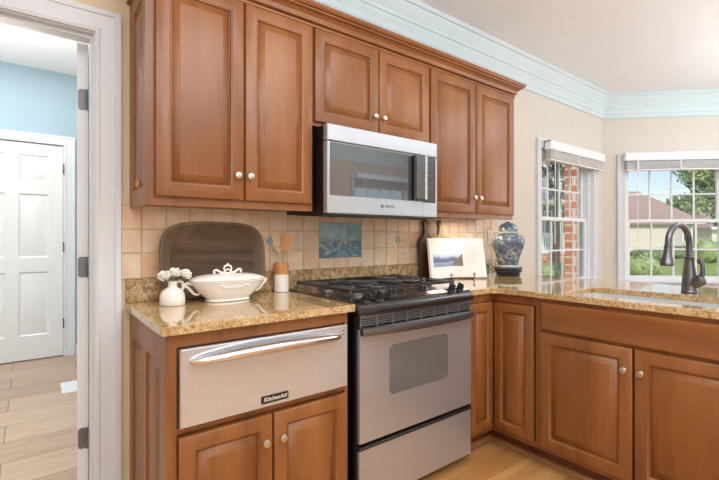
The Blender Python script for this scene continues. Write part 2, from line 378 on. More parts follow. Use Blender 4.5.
# back wall with door opening (x -1.02..-.15, z..2.05) and window opening
def wall_pieces(T, length, zt, holes, th, y0=0):
    b = MB(T); xs = 0
    for (a, c, z0, z1) in holes:
        if a > xs: b.box(xs, a, y0, y0+th, 0, zt)
        if z0 > 0: b.box(a, c, y0, y0+th, 0, z0)
        b.box(a, c, y0, y0+th, z1, zt); xs = c
    if length > xs: b.box(xs, length, y0, y0+th, 0, zt)
    return b
ZC = 2.745
X0 = -2.2
T = frame_T((X0, 0, 0), (1, 0, 0), (0, -1, 0))
DO0, DO1 = -1.02, -.115    # rough door opening
b = wall_pieces(T, -.0-X0, 2.9, [(DO0-X0, DO1-X0, 0, 2.0655)], W_)
struct(b.build('wall_back_left', 'wall_y'))
WX0, WX1, WZ0, WZ1 = 3.37, 4.42, .72, 2.02
b = wall_pieces(frame_T((0, 0, 0), (1, 0, 0), (0, -1, 0)), 4.66, 2.9, [(WX0, WX1, WZ0, WZ1)], W_)
struct(b.build('wall_back', 'wall'))
D45 = Vector((math.sqrt(.5), -math.sqrt(.5), 0)); N45 = Vector((-math.sqrt(.5), -math.sqrt(.5), 0))
BP = Vector((4.64, 0, 0)); BL = 1.52
TB = frame_T(BP, D45, N45)
BS0, BS1 = .235, 1.285
b = wall_pieces(TB, BL, 2.9, [(BS0, BS1, WZ0, WZ1)], W_)
struct(b.build('wall_bay', 'wall'))
E1 = BP+D45*BL
YF = -4.6
struct(MB().box(E1.x, E1.x+.13, YF-.13, E1.y, 0, 2.9).build('wall_right', 'wall'))
FX0, FX1 = 4.10, 5.35      # window in the wall behind the camera
b = wall_pieces(frame_T((E1.x+.13, YF, 0), (-1, 0, 0), (0, 1, 0)), E1.x+.13-X0+.13, 2.9, [(E1.x+.13-FX1, E1.x+.13-FX0, .95, 2.25)], .13)
struct(b.build('wall_front', 'wall'))
struct(MB().box(X0-.13, X0, YF, W_, 0, 2.9).build('wall_left', 'wall'))
struct(MB().box(X0, 5.95, YF-.13, .04, -.12, 0).build('floor', 'oak'))
struct(MB().box(X0, 1.3, .04, 3.3, -.12, 0).build('floor_hall', 'woodtile'))
struct(MB().box(X0-.13, 5.95, YF-.13, .13, ZC, 2.9).build('ceiling', 'ceil'))
struct(MB().box(X0-.13, 1.43, .13, 3.4, 2.85, 2.95).build('ceiling_hall', 'ceil'))
# hall beyond the doorway
b = MB(); b.box(X0, 1.3, 3.15, 3.28, 2.14, 2.95).box(-.055, 1.3, 3.15, 3.28, 0, 2.14).box(X0, -.90, 3.15, 3.28, 0, 2.14)
struct(b.build('wall_hall', 'blue'))
struct(MB().box(X0-.13, X0, .13, 3.28, 0, 2.95).build('wall_hall_left', 'blue'))
struct(MB().box(1.3, 1.43, .13, 3.28, 0, 2.95).build('wall_hall_right', 'blue'))
# blue skin of the hall side of the kitchen wall
struct(MB().box(-.0, 1.3, .13, .14, 0, 2.85).build('wall_hall_near', 'blue'))

# casings
def casing_prof(w, t=.019): return [(0, 0), (0, -t*.55), (w*.12, -t*.75), (w*.2, -t*.55), (w*.55, -t*.8), (w*.74, -t), (w*.78, -t*1.25), (w, -t*1.25), (w, 0)]
def casing(T, x0, x1, z0, z1, w, name, mat, parent=None, bottom=False, t=.019):
    """frame around opening; profile offsets go outwards from the opening edge"""
    b = MB(T); pr_ = casing_prof(w, t)
    if bottom: pts = [(x0, z0, -1, -1), (x0, z1, -1, 1), (x1, z1, 1, 1), (x1, z0, 1, -1), (x0, z0, -1, -1)]
    else: pts = [(x0, z0, -1, 0), (x0, z1, -1, 1), (x1, z1, 1, 1), (x1, z0, 1, 0)]
    b.loops([[(x+sx*o, y, z+sz*o) for o, y in pr_] for x, z, sx, sz in pts], not bottom, not bottom)
    return b.build(name, mat, parent, 30)
T0 = frame_T((0, 0, 0), (1, 0, 0), (0, -1, 0))
struct(casing(T0, DO0+.013, DO1-.013, 0, 2.052, .092, 'trim_1', 'trim', t=.022))
# jamb + stop
b = MB(); jt = .018
for sx in (0, 1):
    xa = DO1-jt if sx else DO0; b.box(xa, xa+jt, .0008, .131, 0, 2.047)
    xs_ = DO1-jt-.008 if sx else DO0+jt; b.box(xs_, xs_+.008, .03, .085, 0, 2.0465)
b.box(DO0, DO1, .0008, .131, 2.0471, 2.065).box(DO0+jt, DO1-jt, .031, .084, 2.035, 2.0465)
struct(b.build('trim_2', 'trim'))
T0r = frame_T((0, .13, 0), (-1, 0, 0), (0, 1, 0))
struct(casing(T0r, -DO1, -DO0, 0, 2.062, .085, 'trim_3', 'trim'))

# open door (edge-on), hinged on the right jamb, swung into the hall
def six_panel(T, w, h, name, mat, t=.035):
    b = MB(T); t2 = t
    b.box(0, w, .0, t, .008, h)
    for fy, sgn in ((0, -1), (t, 1)):
        pass
    d = b.build(name, mat); return d
T = Matrix.Translation((-.1400, .134, 0)) @ Matrix.Rotation(math.radians(83.0), 4, 'Z')   # local x runs into the hall, thickness to -x
def panel_door(name, T, w, h, t, faces, hinge_side_knob=None):
    b = MB(T)
    rows = [(.24, .86), (1.00, 1.62), (1.74, h-.11)]
    sw = .115; mw = .10; cw = (w-2*sw-mw)/2
    cols = [(sw, sw+cw), (sw+cw+mw, w-sw)]
    # slab with recessed frames on both faces built as stiles and rails
    b.box(0, sw, 0, t, .01, h).box(w-sw, w, 0, t, .01, h).box(sw+cw, sw+cw+mw, 0, t, .01, h)
    zz = [.01]+[v for r in rows for v in r]+[h]
    for i in range(0, len(zz), 2):
        for (a, c) in cols: b.box(a, c, 0, t, zz[i], zz[i+1])
    d = b.build(name, 'doorwhite')
    for (z0, z1) in rows:
        for (a, c) in cols:
            p = MB(T); 
            L = [rect(a, c, z0, z1, i, y) for i, y in ((0, .001), (.012, .011), (.02, .011), (.045, .003))]
            p.loops(L, False, True)
            L = [rect(a, c, z0, z1, i, t-y) for i, y in ((0, .001), (.012, .011), (.02, .011), (.045, .003))]
            p.loops(L, False, True)
            p.build('door_panel', 'doorwhite', d)
    return d
d2 = struct(panel_door('door_2', T, .82, 2.045, .041, 2))
for z in (1.80, 1.068, .32):
    h = MB(); h.prism([(-.1795+.001, z-.0445), (-.143, z-.0445), (-.143, z+.0445), (-.1785, z+.0445)], .1315, .1345, 'y')
    # rounded leaf on the door edge
    h = MB(); pts = rrect(-.1775, -.1475, z-.045, z+.045, .012, 0); h.loops([[(p[0], .1325, p[2]) for p in pts], [(p[0], .1355, p[2]) for p in pts]])
    h.cyl((-.1455, .128, z-.045), (-.1455, .128, z+.045), .0055, n=12)
    for k, (dx, dz) in enumerate(((-.165, .028), (-.158, 0), (-.165, -.028))): h.cyl((dx, .1328, z+dz), (dx, .1305, z+dz), .004, n=10)
    h.build('hinge', 'hinge', d2)

# far door in the hall
T = frame_T((-.875, 3.15, 0), (1, 0, 0), (0, -1, 0)) @ Matrix.Translation((0, .006, 0))
b = MB(); b.box(-.90, -.878, 3.151, 3.27, 0, 2.14).box(-.072, -.055, 3.151, 3.27, 0, 2.14).box(-.90, -.055, 3.20, 3.27, 0, 2.14); struct(b.build('trim_7', 'trim'))
d1 = struct(panel_door('door_1', T, .80, 2.11, .035, 1))
for z in (1.885, 1.10, .335):
    h = MB(); h.box(-.078, -.066, 3.142, 3.15, z-.045, z+.045, .002).cyl((-.072, 3.140, z-.05), (-.072, 3.140, z+.05), .006, n=10); h.build('hinge', 'hinge', d1)
T1 = frame_T((0, 3.15, 0), (1, 0, 0), (0, -1, 0))
struct(casing(T1, -.885, -.062, 0, 2.122, .088, 'trim_4', 'trim'))
b = MB(); b.box(.03, 1.3, 3.132, 3.15, 0, .1, .003); struct(b.build('baseboard_hall', 'trim'))

# cornice (crown moulding) along back and bay walls, deep built-up profile
pc = [(0, 2.50), (.014, 2.50), (.018, 2.515), (.018, 2.535), (.026, 2.545), (.030, 2.575), (.046, 2.605), (.050, 2.62), (.058, 2.622), (.062, 2.645), (.082, 2.675), (.096, 2.70), (.098, 2.712), (.110, 2.716), (.112, 2.7451), (0, 2.7451)]
struct(MB().sweep([(X0, 0), (4.64, 0), (E1.x, E1.y), (E1.x, YF), (X0, YF), (X0, 0)], pc).build('trim_5', 'cornice', smooth=12))
# baseboards
pb = [(0, 0), (.016, 0), (.016, .08), (.011, .10), (0, .105)]
struct(MB().sweep([(2.72, 0), (4.64, 0), (E1.x, E1.y), (E1.x, YF)], pb).build('baseboard_back', 'trim'))
struct(MB().sweep([(X0, YF), (X0, 0), (DO0-.1, 0)], pb).build('baseboard_left', 'trim'))

# windows ---------------------------------------------------------------------------------------------
def window(name, T, x0, x1, z0, z1, cols_=4):
    b = MB(T)
    fw = .035
    b.box(x0, x0+fw, .03, .125, z0, z1).box(x1-fw, x1, .03, .125, z0, z1).box(x0, x1, .03, .125, z1-fw, z1).box(x0, x1, .03, .125, z0, z0+.02)
    b.box(x0-.0, x0+.008, .0, .03, z0, z1).box(x1-.008, x1, 0, .03, z0, z1)
    wdw = struct(b.build(name, 'vinyl'))
    zm = 1.375
    casing(T, x0, x1, z0, z1, .082, 'window_casing', 'trim', wdw, True)
    sl = MB(T); sl.box(x0-.10, x1+.10, -.045, .03, z0-.018, z0+.004, .004); sl.box(x0-.075, x1+.075, -.016, 0, z0-.09, z0-.018, .003); sl.build('window_sill', 'trim', wdw)
    zm = (z0+z1)/2+.005
    for nm, sa, sb, y in (('upper_sash', zm-.02, z1-fw, .085), ('lower_sash', z0+.02, zm+.02, .05)):
        s = MB(T); sw = .042; xa, xb = x0+fw, x1-fw
        s.box(xa, xa+sw, y, y+.03, sa, sb, .002).box(xb-sw, xb, y, y+.03, sa, sb, .002).box(xa+sw, xb-sw, y, y+.03, sa, sa+.036, .002).box(xa+sw, xb-sw, y, y+.03, sb-.036, sb, .002)
        gx0, gx1, gz0, gz1 = xa+sw, xb-sw, sa+.036, sb-.036
        for k in range(1, cols_): x = gx0+(gx1-gx0)*k/cols_; s.box(x-.008, x+.008, y+.008, y+.022, gz0, gz1)
        s.box(gx0, gx1, y+.009, y+.021, (gz0+gz1)/2-.008, (gz0+gz1)/2+.008)
        so = s.build(nm, 'vinyl', wdw)
        g = MB(T); g.box(gx0-.002, gx1+.002, y+.0225, y+.0265, gz0-.002, gz1+.002); g.build('pane', 'pane', so)
    # sash lock
    return wdw
window('window_1', T0, WX0, WX1, WZ0, WZ1)
window('window_2', TB, BS0, BS1, WZ0, WZ1)
TF = frame_T((0, YF, 0), (-1, 0, 0), (0, 1, 0))
window('window_3', TF, -FX1, -FX0, .95, 2.25)
def blind(T, x0, x1, ztop, zlow, label, wandx):
    mid = T @ Vector(((x0+x1)/2, -.05, zlow))
    t = thing('window_blind', label, 'blind', mid, 'raised window blinds')
    b = MB(T); b.box(x0, x1, -.082, -.074, ztop-.085, ztop, .003).box(x0, x0+.008, -.076, -.024, ztop-.085, ztop).box(x1-.008, x1, -.076, -.024, ztop-.085, ztop).box(x0, x1, -.080, -.024, ztop-.012, ztop-.002)
    b.build('valance', 'vinyl', t)
    s = MB(T); z = zlow+.02; s.box(x0+.02, x1-.02, -.07, -.026, zlow, zlow+.016, .002)
    while z < ztop-.09: s.box(x0+.02, x1-.02, -.072+random.uniform(-.001, .001), -.024, z, z+.003); z += .0062
    s.box(x0+.02, x1-.02, -.066, -.03, ztop-.06, ztop-.02)
    s.build('slats', 'blind', t)
    for fx in (.12, .5, .88):
        l = MB(T); xx = x0+(x1-x0)*fx; l.box(xx-.006, xx+.006, -.0745, -.0725, zlow, ztop-.08); l.build('ladder_tape', 'blind', t)
    c = MB(T); c.tube([(wandx, -.086, ztop-.06), (wandx+.004, -.084, ztop-.4), (wandx+.001, -.082, ztop-.95)], .004, 6); c.build('tilt_wand', 'vinyl', t)
    return t
blind(T0, WX0+.03-.0, WX1+.10, 2.085, 1.905, 'white horizontal blind pulled up on the narrow-looking window nearest the jar', WX0+.1)
blind(TB, BS0-.03, BS1+.03, 2.105, 1.915, 'white horizontal blind pulled up on the window behind the faucet', BS0+.09)
blind(TF, -FX1-.02, -FX0+.02, 2.3, 2.05, 'white horizontal blind on the window in the wall behind the viewer', -FX1+.1)

# tile backsplash --------------------------------------------------------------------------------------
PX, GX = .1023, .966
tb = thing('tile_backsplash', 'peach clay tile backsplash between granite upstand and upper cabinets', 'backsplash', (1.3, 0, 1.02)); tb['kind'] = 'structure'
TX0, TX1, TZ0, TZ1 = -.035, 2.70, 1.0165, 1.34
MB().box(TX0, TX1, -.006, -.0005, TZ0-.0, TZ1).build('grout_bed', 'grout', tb)
zl = [TZ0, 1.129, 1.232, TZ1]; g = .0017
xl = [TX0]+[GX+k*PX for k in range(-9, 17) if TX0+.02 < GX+k*PX < TX1-.02]+[TX1]
b = MB()
def tilebox(b, x0, x1, z0, z1, y=-.010):
    if x1-x0 < .006 or z1-z0 < .006: return
    b.loops([rect(x0, x1, z0, z1, i, yy) for i, yy in ((g, -.004), (g, y+.002), (g+.002, y))], False, True)
MU = (GX, GX+3*PX, 1.0765, 1.2845)
for a, c in zip(xl, xl[1:]):
    for z0, z1 in zip(zl, zl[1:]):
        if MU[0]-.01 < (a+c)/2 < MU[1]+.01:
            if z1 <= 1.14: tilebox(b, a, c, z0, MU[2])
            elif z1 > 1.3: tilebox(b, a, c, MU[3], z1)
        else: tilebox(b, a, c, z0, z1)
b.build('clay_tiles', 'tile', tb)
for k in range(3):
    for j in range(2):
        b = MB(); tilebox(b, GX+k*PX, GX+(k+1)*PX, MU[2]+j*.104, MU[2]+(j+1)*.104, -.0105); b.build('painted_tile', 'mural', tb)
for k in (-8, -3, 6, 11):
    x = GX+k*PX; z = 1.1805; r = .028
    b = MB(); b.loops([[(x+q*dx, y, z+q*dz*1.15) for dx, dz in ((1, 0), (0, 1), (-1, 0), (0, -1))] for q, y in ((r, -.008), (r, -.0112), (r-.003, -.0125))], False, True)
    d = b.build('diamond_inset', 'decor', tb)
    b = MB()
    for a in range(4):
        ca, sa = math.cos(a*PI/2), math.sin(a*PI/2)
        b.loops([[(x+ca*.011+math.cos(q*PI/4)*.0045, y, z+sa*.011+math.sin(q*PI/4)*.0045) for q in range(8)] for y in (-.0124, -.0135)])
    b.build('inset_motif', 'decor_blue', d)

# ================================================================== COUNTERS
H = .914; CT = .03
def slab(poly, z0, z1, name, mat, parent=None, hole=None, loc=None):
    bm = bmesh.new()
    def ring(pts):
        vs = [bm.verts.new((x, y, z1)) for x, y in pts]; es = [bm.edges.new((vs[i], vs[(i+1) % len(vs)])) for i in range(len(vs))]; return es
    es = ring(poly)+(ring(hole) if hole else [])
    r = bmesh.ops.triangle_fill(bm, use_beauty=True, use_dissolve=True, edges=es)
    fs = [f for f in bm.faces]
    for f in fs:
        if f.normal.z < 0: f.normal_flip()
    ex = bmesh.ops.extrude_face_region(bm, geom=fs)
    for v in [e for e in ex['geom'] if isinstance(e, bmesh.types.BMVert)]: v.co.z = z0
    bmesh.ops.recalc_face_normals(bm, faces=bm.faces[:])
    eds = [e for e in bm.edges if len(e.link_faces) == 2 and e.calc_face_angle(0) > 1.2]
    bmesh.ops.bevel(bm, geom=eds, offset=.003, segments=2, profile=.6, affect='EDGES')
    mb = MB(); mb.bm.free(); mb.bm = bm
    return mb.build(name, mat, parent, 1, loc)
o = slab([(-.017, -.001), (-.017, -.645), (.7445, -.645), (.7445, -.001)], H-CT, H, 'granite_worktop', 'granite', loc=(.36, -.32, H))
tag(o, 'gold granite worktop holding the white tureen and jug, left of the range', 'worktop')
SX0, SX1, SY0, SY1 = 1.835, 2.205, -1.73, -.975
hole = [(p[0], p[2]) for p in rrect(SX0, SX1, SY0, SY1, .05, 0, 5)]
XE = 2.70
o = slab([(1.513, -.001), (1.513, -.645), (1.69, -.645), (1.718, -.673), (1.727, -.70), (1.727, -1.99), (XE, -1.99), (XE, -.001)], H-CT, H, 'granite_worktop', 'granite', hole=hole, loc=(2.2, -.8, H))
tag(o, 'L-shaped gold granite worktop with the sink cutout, right of the range', 'worktop')
o = MB().box(-.017, 2.70, -.021, -.0005, H, 1.0162, .002).build('granite_upstand', 'granite2', loc=(1.3, -.01, H))
tag(o, 'long speckled granite upstand strip along the wall under the tiles', 'upstand')

# ================================================================== BASE CABINETS
YF_ = -.6184; YD = YF_            # face frame front
def face_strips(T, name, rects, parent, mat='cherry', t=.018):
    b = MB(T)
    for (x0, x1, z0, z1) in rects: b.box(x0, x1, 0, t, z0, z1)
    return b.build(name, mat, parent)
TFb = frame_T((0, YF_, 0), (1, 0, 0), (0, -1, 0))
# --- left base cabinet
cb = thing('base_cabinet', 'cherry base cabinet under the warming drawer, its panelled end beside the doorway', 'cabinet', (.36, -.3, 0))
MB().box(.0185, .718, YF_+.018, -.003, .1, .882).build('carcass', 'cherry', cb)
face_strips(TFb, 'face_frame', [(0, .034, .1, .884), (.706, .722, .1, .884), (.034, .706, .838, .884), (.034, .706, .555, .574), (.034, .706, .1, .135)], cb)
MB().box(.01, .715, YF_+.075, YF_+.09, 0, .1).build('toe_kick', 'kick', cb)
TE = frame_T((0, 0, 0), (0, -1, 0), (-1, 0, 0))
b = MB(TE)   # end panel facing the doorway: frame with two tall raised panels
ex0, ex1, ez0, ez1 = .004, -YF_-.018, .0, .884
p1, p2 = (.075, .285), (.33, .54); pz = (.12, .775)
b.box(ex0, p1[0], -.0, .018, ez0, ez1).box(p1[1], p2[0], 0, .018, pz[0], pz[1]).box(p2[1], ex1, 0, .018, ez0, ez1).box(p1[0], p2[1], 0, .018, ez0, pz[0]).box(p1[0], p2[1], 0, .018, pz[1], ez1)
ep = b.build('end_panel', 'cherry', cb)
for a, c in (p1, p2):
    q = MB(TE); q.loops([rect(a, c, pz[0], pz[1], i, y) for i, y in ((-.001, .0175), (0, .004), (.008, .012), (.012, .012), (.045, .002), (.048, .001))]); q.build('raised_panel', 'cherry', ep)
cab_door(TFb, .037, .366, .118, .545, cb, (.334, .452))
cab_door(TFb, .374, .706, .118, .545, cb, (.403, .452))
# --- warming drawer
wd = thing('warming_drawer', 'stainless warming drawer with bowed bar handle in the left base cabinet', 'warming drawer', (.37, -.62, .575))
b = MB(); b.box(.039, .706, -.6425, -.6195, .577, .833, .003); b.build('drawer_front', 'steel_v', wd)
b = MB(); n = 24; pts = []
for i in range(n+1):
    u = i/n; x = .075+u*.585; y = -.648-.042*math.sin(PI*u)**.55; pts.append((x, y, .792+.012*math.sin(PI*u)))
b.tube(pts, [.011+.0065*math.sin(PI*i/n)**.6 for i in range(n+1)], 14); b.cyl((.078, -.642, .792), (.078, -.652, .792), .010, n=14).cyl((.658, -.642, .792), (.658, -.652, .792), .010, n=14)
b.build('handle', 'handle', wd)
def text(body, size, T, mat, parent, name='lettering', depth=.0006, extrude=None, shear=0, bold=0):
    cu = bpy.data.curves.new('t', 'FONT'); cu.body = body; cu.size = size; cu.extrude = depth; cu.align_x = 'CENTER'; cu.align_y = 'CENTER'; cu.shear = shear; cu.offset = bold
    tmp = bpy.data.objects.new('t', cu); C.objects.link(tmp)
    dg = bpy.context.evaluated_depsgraph_get(); me = bpy.data.meshes.new_from_object(tmp.evaluated_get(dg))
    L = root_loc(parent)
    me.transform(T); me.transform(Matrix.Translation(-L))
    bpy.data.objects.remove(tmp)
    me.materials.clear(); me.materials.append(M[mat]); me.name = name
    o = bpy.data.objects.new(name, me); C.objects.link(o); o.parent = parent; return o
def face_text_T(x, y, z): return Matrix.Translation((x, y, z)) @ Matrix.Rotation(PI/2, 4, 'X')
b = MB(); pts = rrect(.318, .428, .592, .620, .004, 0, 3); b.loops([[(p[0], y, p[2]) for p in pts] for y in (-.642, -.6445)])
bd = b.build('badge', 'badge', wd)
text('KitchenAid', .0205, face_text_T(.374, -.6448, .606), 'letter', bd, shear=.2, bold=.0004)
b = MB(); b.cyl((.684, -.6425, .794), (.684, -.644, .794), .003, n=10).cyl((.684, -.6425, .812), (.684, -.644, .812), .003, n=10); b.build('indicator', 'blackmat', wd)

# --- corner cabinet (hinged corner doors)
TP = frame_T((1.7494, 0, 0), (0, -1, 0), (-1, 0, 0))   # peninsula face; local x = -y
cc = thing('corner_cabinet', 'cherry corner cabinet with an angled folding door pair, between range and sink cabinet', 'cabinet', (1.9, -.4, 0))
b = MB(); b.box(1.517, 2.36, -.60, -.003, .1, .882).box(1.768, 2.36, -.885, -.6, .1, .882); b.build('carcass', 'cherry', cc)
b = MB(); b.box(1.515, 1.7494, YF_, YF_+.018, .838, .884).box(1.515, 1.7494, YF_, YF_+.018, .1, .135).box(1.515, 1.528, YF_, YF_+.018, .135, .838)
b.box(1.7494, 1.7674, -.905, YF_+.018, .838, .884).box(1.7494, 1.7674, -.905, YF_+.018, .1, .125).box(1.7494, 1.7674, -.905, -.882, .125, .838); b.build('face_frame', 'cherry', cc)
cab_door(TFb, 1.530, 1.7285, .128, .834, cc, s=.05)
cab_door(TP, .6395, .874, .128, .834, cc, s=.05)
MB().box(1.52, 1.84, -.535, -.52, 0, .1).box(1.84, 1.855, -.9, -.535+.015, 0, .1).build('toe_kick', 'kick', cc)
# --- sink cabinet
sc_ = thing('sink_cabinet', 'cherry sink cabinet with a false drawer front and two doors, under the faucet', 'cabinet', (2.0, -1.35, 0))
MB().box(1.768, 2.36, -1.80, -.906, .1, .12).box(1.768, 2.36, -.925, -.906, .12, .882).box(1.768, 2.36, -1.80, -1.782, .12, .882).box(2.345, 2.36, -1.782, -.925, .12, .882).build('carcass', 'cherry', sc_)
b = MB(); 
for (a, c, z0, z1) in ((.906, .925, .1, .884), (1.78, 1.80, .1, .884), (.925, 1.78, .858, .884), (.925, 1.78, .705, .73), (.925, 1.78, .1, .128)): b.box(1.7494, 1.7674, -c, -a, z0, z1)
b.build('face_frame', 'cherry', sc_)
b = MB(TP); b.loops([rect(.918, 1.792, .725, .862, i, y) for i, y in ((0, 0), (0, -.015), (.003, -.019), (.004, -.02), (.016, -.02), (.03, -.0145), (.032, -.014))]); b.build('false_drawer_front', 'cherry_y', sc_)
cab_door(TP, .912, 1.3375, .125, .710, sc_, (1.309, .615))
cab_door(TP, 1.3465, 1.792, .125, .710, sc_, (1.375, .615))
MB().box(1.84, 1.855, -1.80, -.9, 0, .1).build('toe_kick', 'kick', sc_)
# --- end of the peninsula beyond the frame
ec = thing('end_cabinet', 'cherry cabinet closing the end of the sink run', 'cabinet', (2.0, -1.88, 0))
MB().box(1.768, 2.36, -1.97, -1.801, .0, .882).build('carcass', 'cherry', ec)
MB().box(1.7494, 1.768, -1.97, -1.801, .1, .884).build('filler_stile', 'cherry', ec)
o = MB().box(2.361, 2.38, -1.97, -.004, 0, .883).build('peninsula_back_panel', 'cherry', loc=(2.37, -1, 0)); tag(o, 'plain cherry panel on the nook side of the sink run', 'panel')
# shoe moulding in the corner
o = MB().sweep([(1.517, -.535), (1.8395, -.535), (1.8395, -1.97)], [(0, 0), (.018, 0), (.017, .008), (.012, .014), (.005, .018), (0, .019)]).build('trim_6', 'oakmould'); struct(o)

# ================================================================== UPPER CABINETS
YU = -.3124; ZU = 1.3223; ZT = 2.245
TU = frame_T((0, YU, 0), (1, 0, 0), (0, -1, 0))
def upper(label, x0, x1, z0, doors, endpanel=False, endr=False):
    t = thing('upper_cabinet', label, 'cabinet', ((x0+x1)/2, -.15, z0))
    xa = x0+(.0185 if endpanel else .001)
    MB().box(xa, x1-.001, YU+.018, -.012 if z0 < 1.34 else -.003, z0+.012, ZT).build('carcass', 'cherry', t)
    dx0, dx1 = doors[0][0], doors[-1][1]; dz0, dz1 = doors[0][2], doors[0][3]
    r = [(x0, dx0+.01, z0, ZT), (dx1-.01, x1, z0, ZT), (dx0+.01, dx1-.01, z0, dz0+.01), (dx0+.01, dx1-.01, dz1-.01, ZT)]
    if len(doors) > 1: r.append((doors[0][1]-.01, doors[1][0]+.01, dz0+.01, dz1-.01))
    face_strips(TU, 'face_frame', r, t)
    for d in doors: cab_door(TU, d[0], d[1], d[2], d[3], t, d[4])
    if endpanel:
        b = MB(TE); q0, q1, qz0, qz1 = .09, .262, 1.39, 2.125
        b.box(.001, q0, 0, .018, z0, ZT).box(q1, -YU-.018, 0, .018, z0, ZT).box(q0, q1, 0, .018, z0, qz0).box(q0, q1, 0, .018, qz1, ZT)
        e = b.build('end_panel', 'cherry', t)
        MB(TE).cyl((.175, .004, 1.412), (.175, -.006, 1.412), .017, .014, n=20).build('round_button', 'tanwood', e)
        q = MB(TE); q.loops([rect(q0, q1, qz0, qz1, i, y) for i, y in ((-.001, .0175), (0, .004), (.008, .012), (.012, .012), (.04, .002), (.043, .001))]); q.build('raised_panel', 'cherry', e)
    return t
upper('tall cherry upper cabinet with two doors, above the dough bowl', 0, .735, ZU, [(.033, .382, 1.356, 2.205, (.351, 1.458)), (.391, .724, 1.356, 2.205, (.406, 1.458))], True)
upper('short cherry upper cabinet with two doors, directly above the microwave', .735, 1.541, 1.738, [(.741, 1.139, 1.757, 2.205, (1.104, 1.838)), (1.146, 1.532, 1.757, 2.205, (1.166, 1.838))])
upper('cherry upper cabinet with two doors, above the open cookbook', 1.541, 2.430, ZU, [(1.552, 1.976, 1.356, 2.205, (1.948, 1.455)), (1.986, 2.418, 1.356, 2.205, (2.008, 1.455))])
pcr = [(0, 2.206), (.005, 2.206), (.012, 2.210), (.012, 2.219), (.004, 2.221), (.004, 2.226), (.020, 2.230), (.020, 2.238), (.024, 2.250), (.036, 2.262), (.050, 2.268), (.050, 2.276), (.060, 2.279), (.066, 2.288), (.066, 2.300), (0, 2.300)]
o = MB().sweep([(0, -.002), (0, YU-.001), (2.431, YU-.001), (2.431, -.002)][::1], pcr).build('cabinet_crown', 'cherry_x', smooth=14, loc=(1.2, -.3, 2.21)); tag(o, 'stepped cherry crown moulding running along the tops of the upper cabinets', 'moulding')

# ================================================================== MICROWAVE
mw = thing('microwave', 'stainless over-the-range microwave with a dark glass door under the short cabinet', 'microwave', (1.135, -.2, 1.31))
mx0, mx1, my = .757, 1.513, -.41; mz0, mz1 = 1.3125, 1.735
MB().box(mx0, mx1, my+.035, -.012, mz0+.006, mz1-.004, .002).build('housing', 'blackmat', mw)
b = MB(); b.prism([(-.014, 1.318), (-.30, 1.300), (my-.0, 1.306), (my+.004, 1.318)], mx0+.004, mx1-.004, 'x'); b.build('underside_vent', 'blackmat', mw)
b = MB(); b.box(mx0, mx1, my-.002, my+.034, 1.655, mz1, .004); b.build('vent_grille_panel', 'steel', mw)
b = MB()   # door frame with opening
dz0, dz1, dx1 = mz0, 1.652, 1.397
b.box(mx0, mx0+.016, my, my+.034, dz0, dz1, .002).box(mx0+.014, dx1-.001, my, my+.034, dz0, 1.398, .002)
b.box(mx0+.014, dx1-.001, my+.006, my+.03, 1.642, dz1)
md = b.build('door', 'steel', mw)
MB().box(mx0+.015, dx1-.001, my+.001, my+.020, 1.397, 1.648).build('door_glass', 'mwglass', md)
b = MB(); b.box(1.378, 1.396, my-.040, my-.030, 1.405, 1.648, .003).box(1.378, 1.394, my-.032, my+.004, 1.405, 1.418).box(1.378, 1.394, my-.032, my+.004, 1.636, 1.648)
b.build('handle', 'handle', md)
MB().box(1.318, 1.377, my-.036, my-.004, 1.405, 1.648, .004).build('handle_pocket', 'graphite', md)
b = MB(); b.box(dx1+.001, mx1, my, my+.034, dz0, 1.393, .002).box(mx1-.010, mx1, my, my+.034, 1.39, dz1, .002); b.build('side_trim', 'steel', mw)
cp = MB().box(dx1+.001, mx1-.011, my+.002, my+.02, 1.393, 1.652).build('control_panel', 'glassdark', mw)
for r in range(6):
    for c_ in range(3):
        b = MB(); x = 1.418+c_*.027; z = 1.628-r*.026 - (.02 if r > 3 else 0)
        b.box(x-.005, x+.005, my+.0005, my+.003, z-.003, z+.003, .0008); b.build('button', 'logo', cp)
lg = text('BOSCH', .019, face_text_T(1.150, my-.0008, 1.358), 'logo', md, bold=.0003)
b = MB(); b.tube([(1.096+.009*math.cos(a*PI/10), my-.0012, 1.358+.009*math.sin(a*PI/10)) for a in range(21)], .0011, 5)
b.box(1.0925, 1.094, my-.002, my, 1.352, 1.364).box(1.098, 1.0995, my-.002, my, 1.352, 1.364).box(1.094, 1.098, my-.002, my, 1.3575, 1.3585); b.build('emblem', 'logo', md)

# ================================================================== RANGE
rg = thing('gas_range', 'stainless slide-in gas range with black cooktop and iron grates between the worktops', 'range', (1.13, -.33, 0))
rx0, rx1 = .7475, 1.510; ry = -.655
b = MB(); b.box(rx0+.004, rx1-.004, -.615, -.03, .035, .895); b.box(rx0+.004, rx0+.012, -.64, -.6, .035, .89).box(rx1-.012, rx1-.004, -.64, -.6, .035, .89)
b.build('body', 'blackmat', rg)
for x in (rx0+.05, rx1-.05):
    for y in (-.56, -.08): MB().cyl((x, y, 0), (x, y, .036), .015, n=14).build('foot', 'blackmat', rg)
b = MB(); b.box(rx0-.0, rx1+.0, -.585, -.024, .896, .922, .004); b.build('cooktop', 'black', rg)
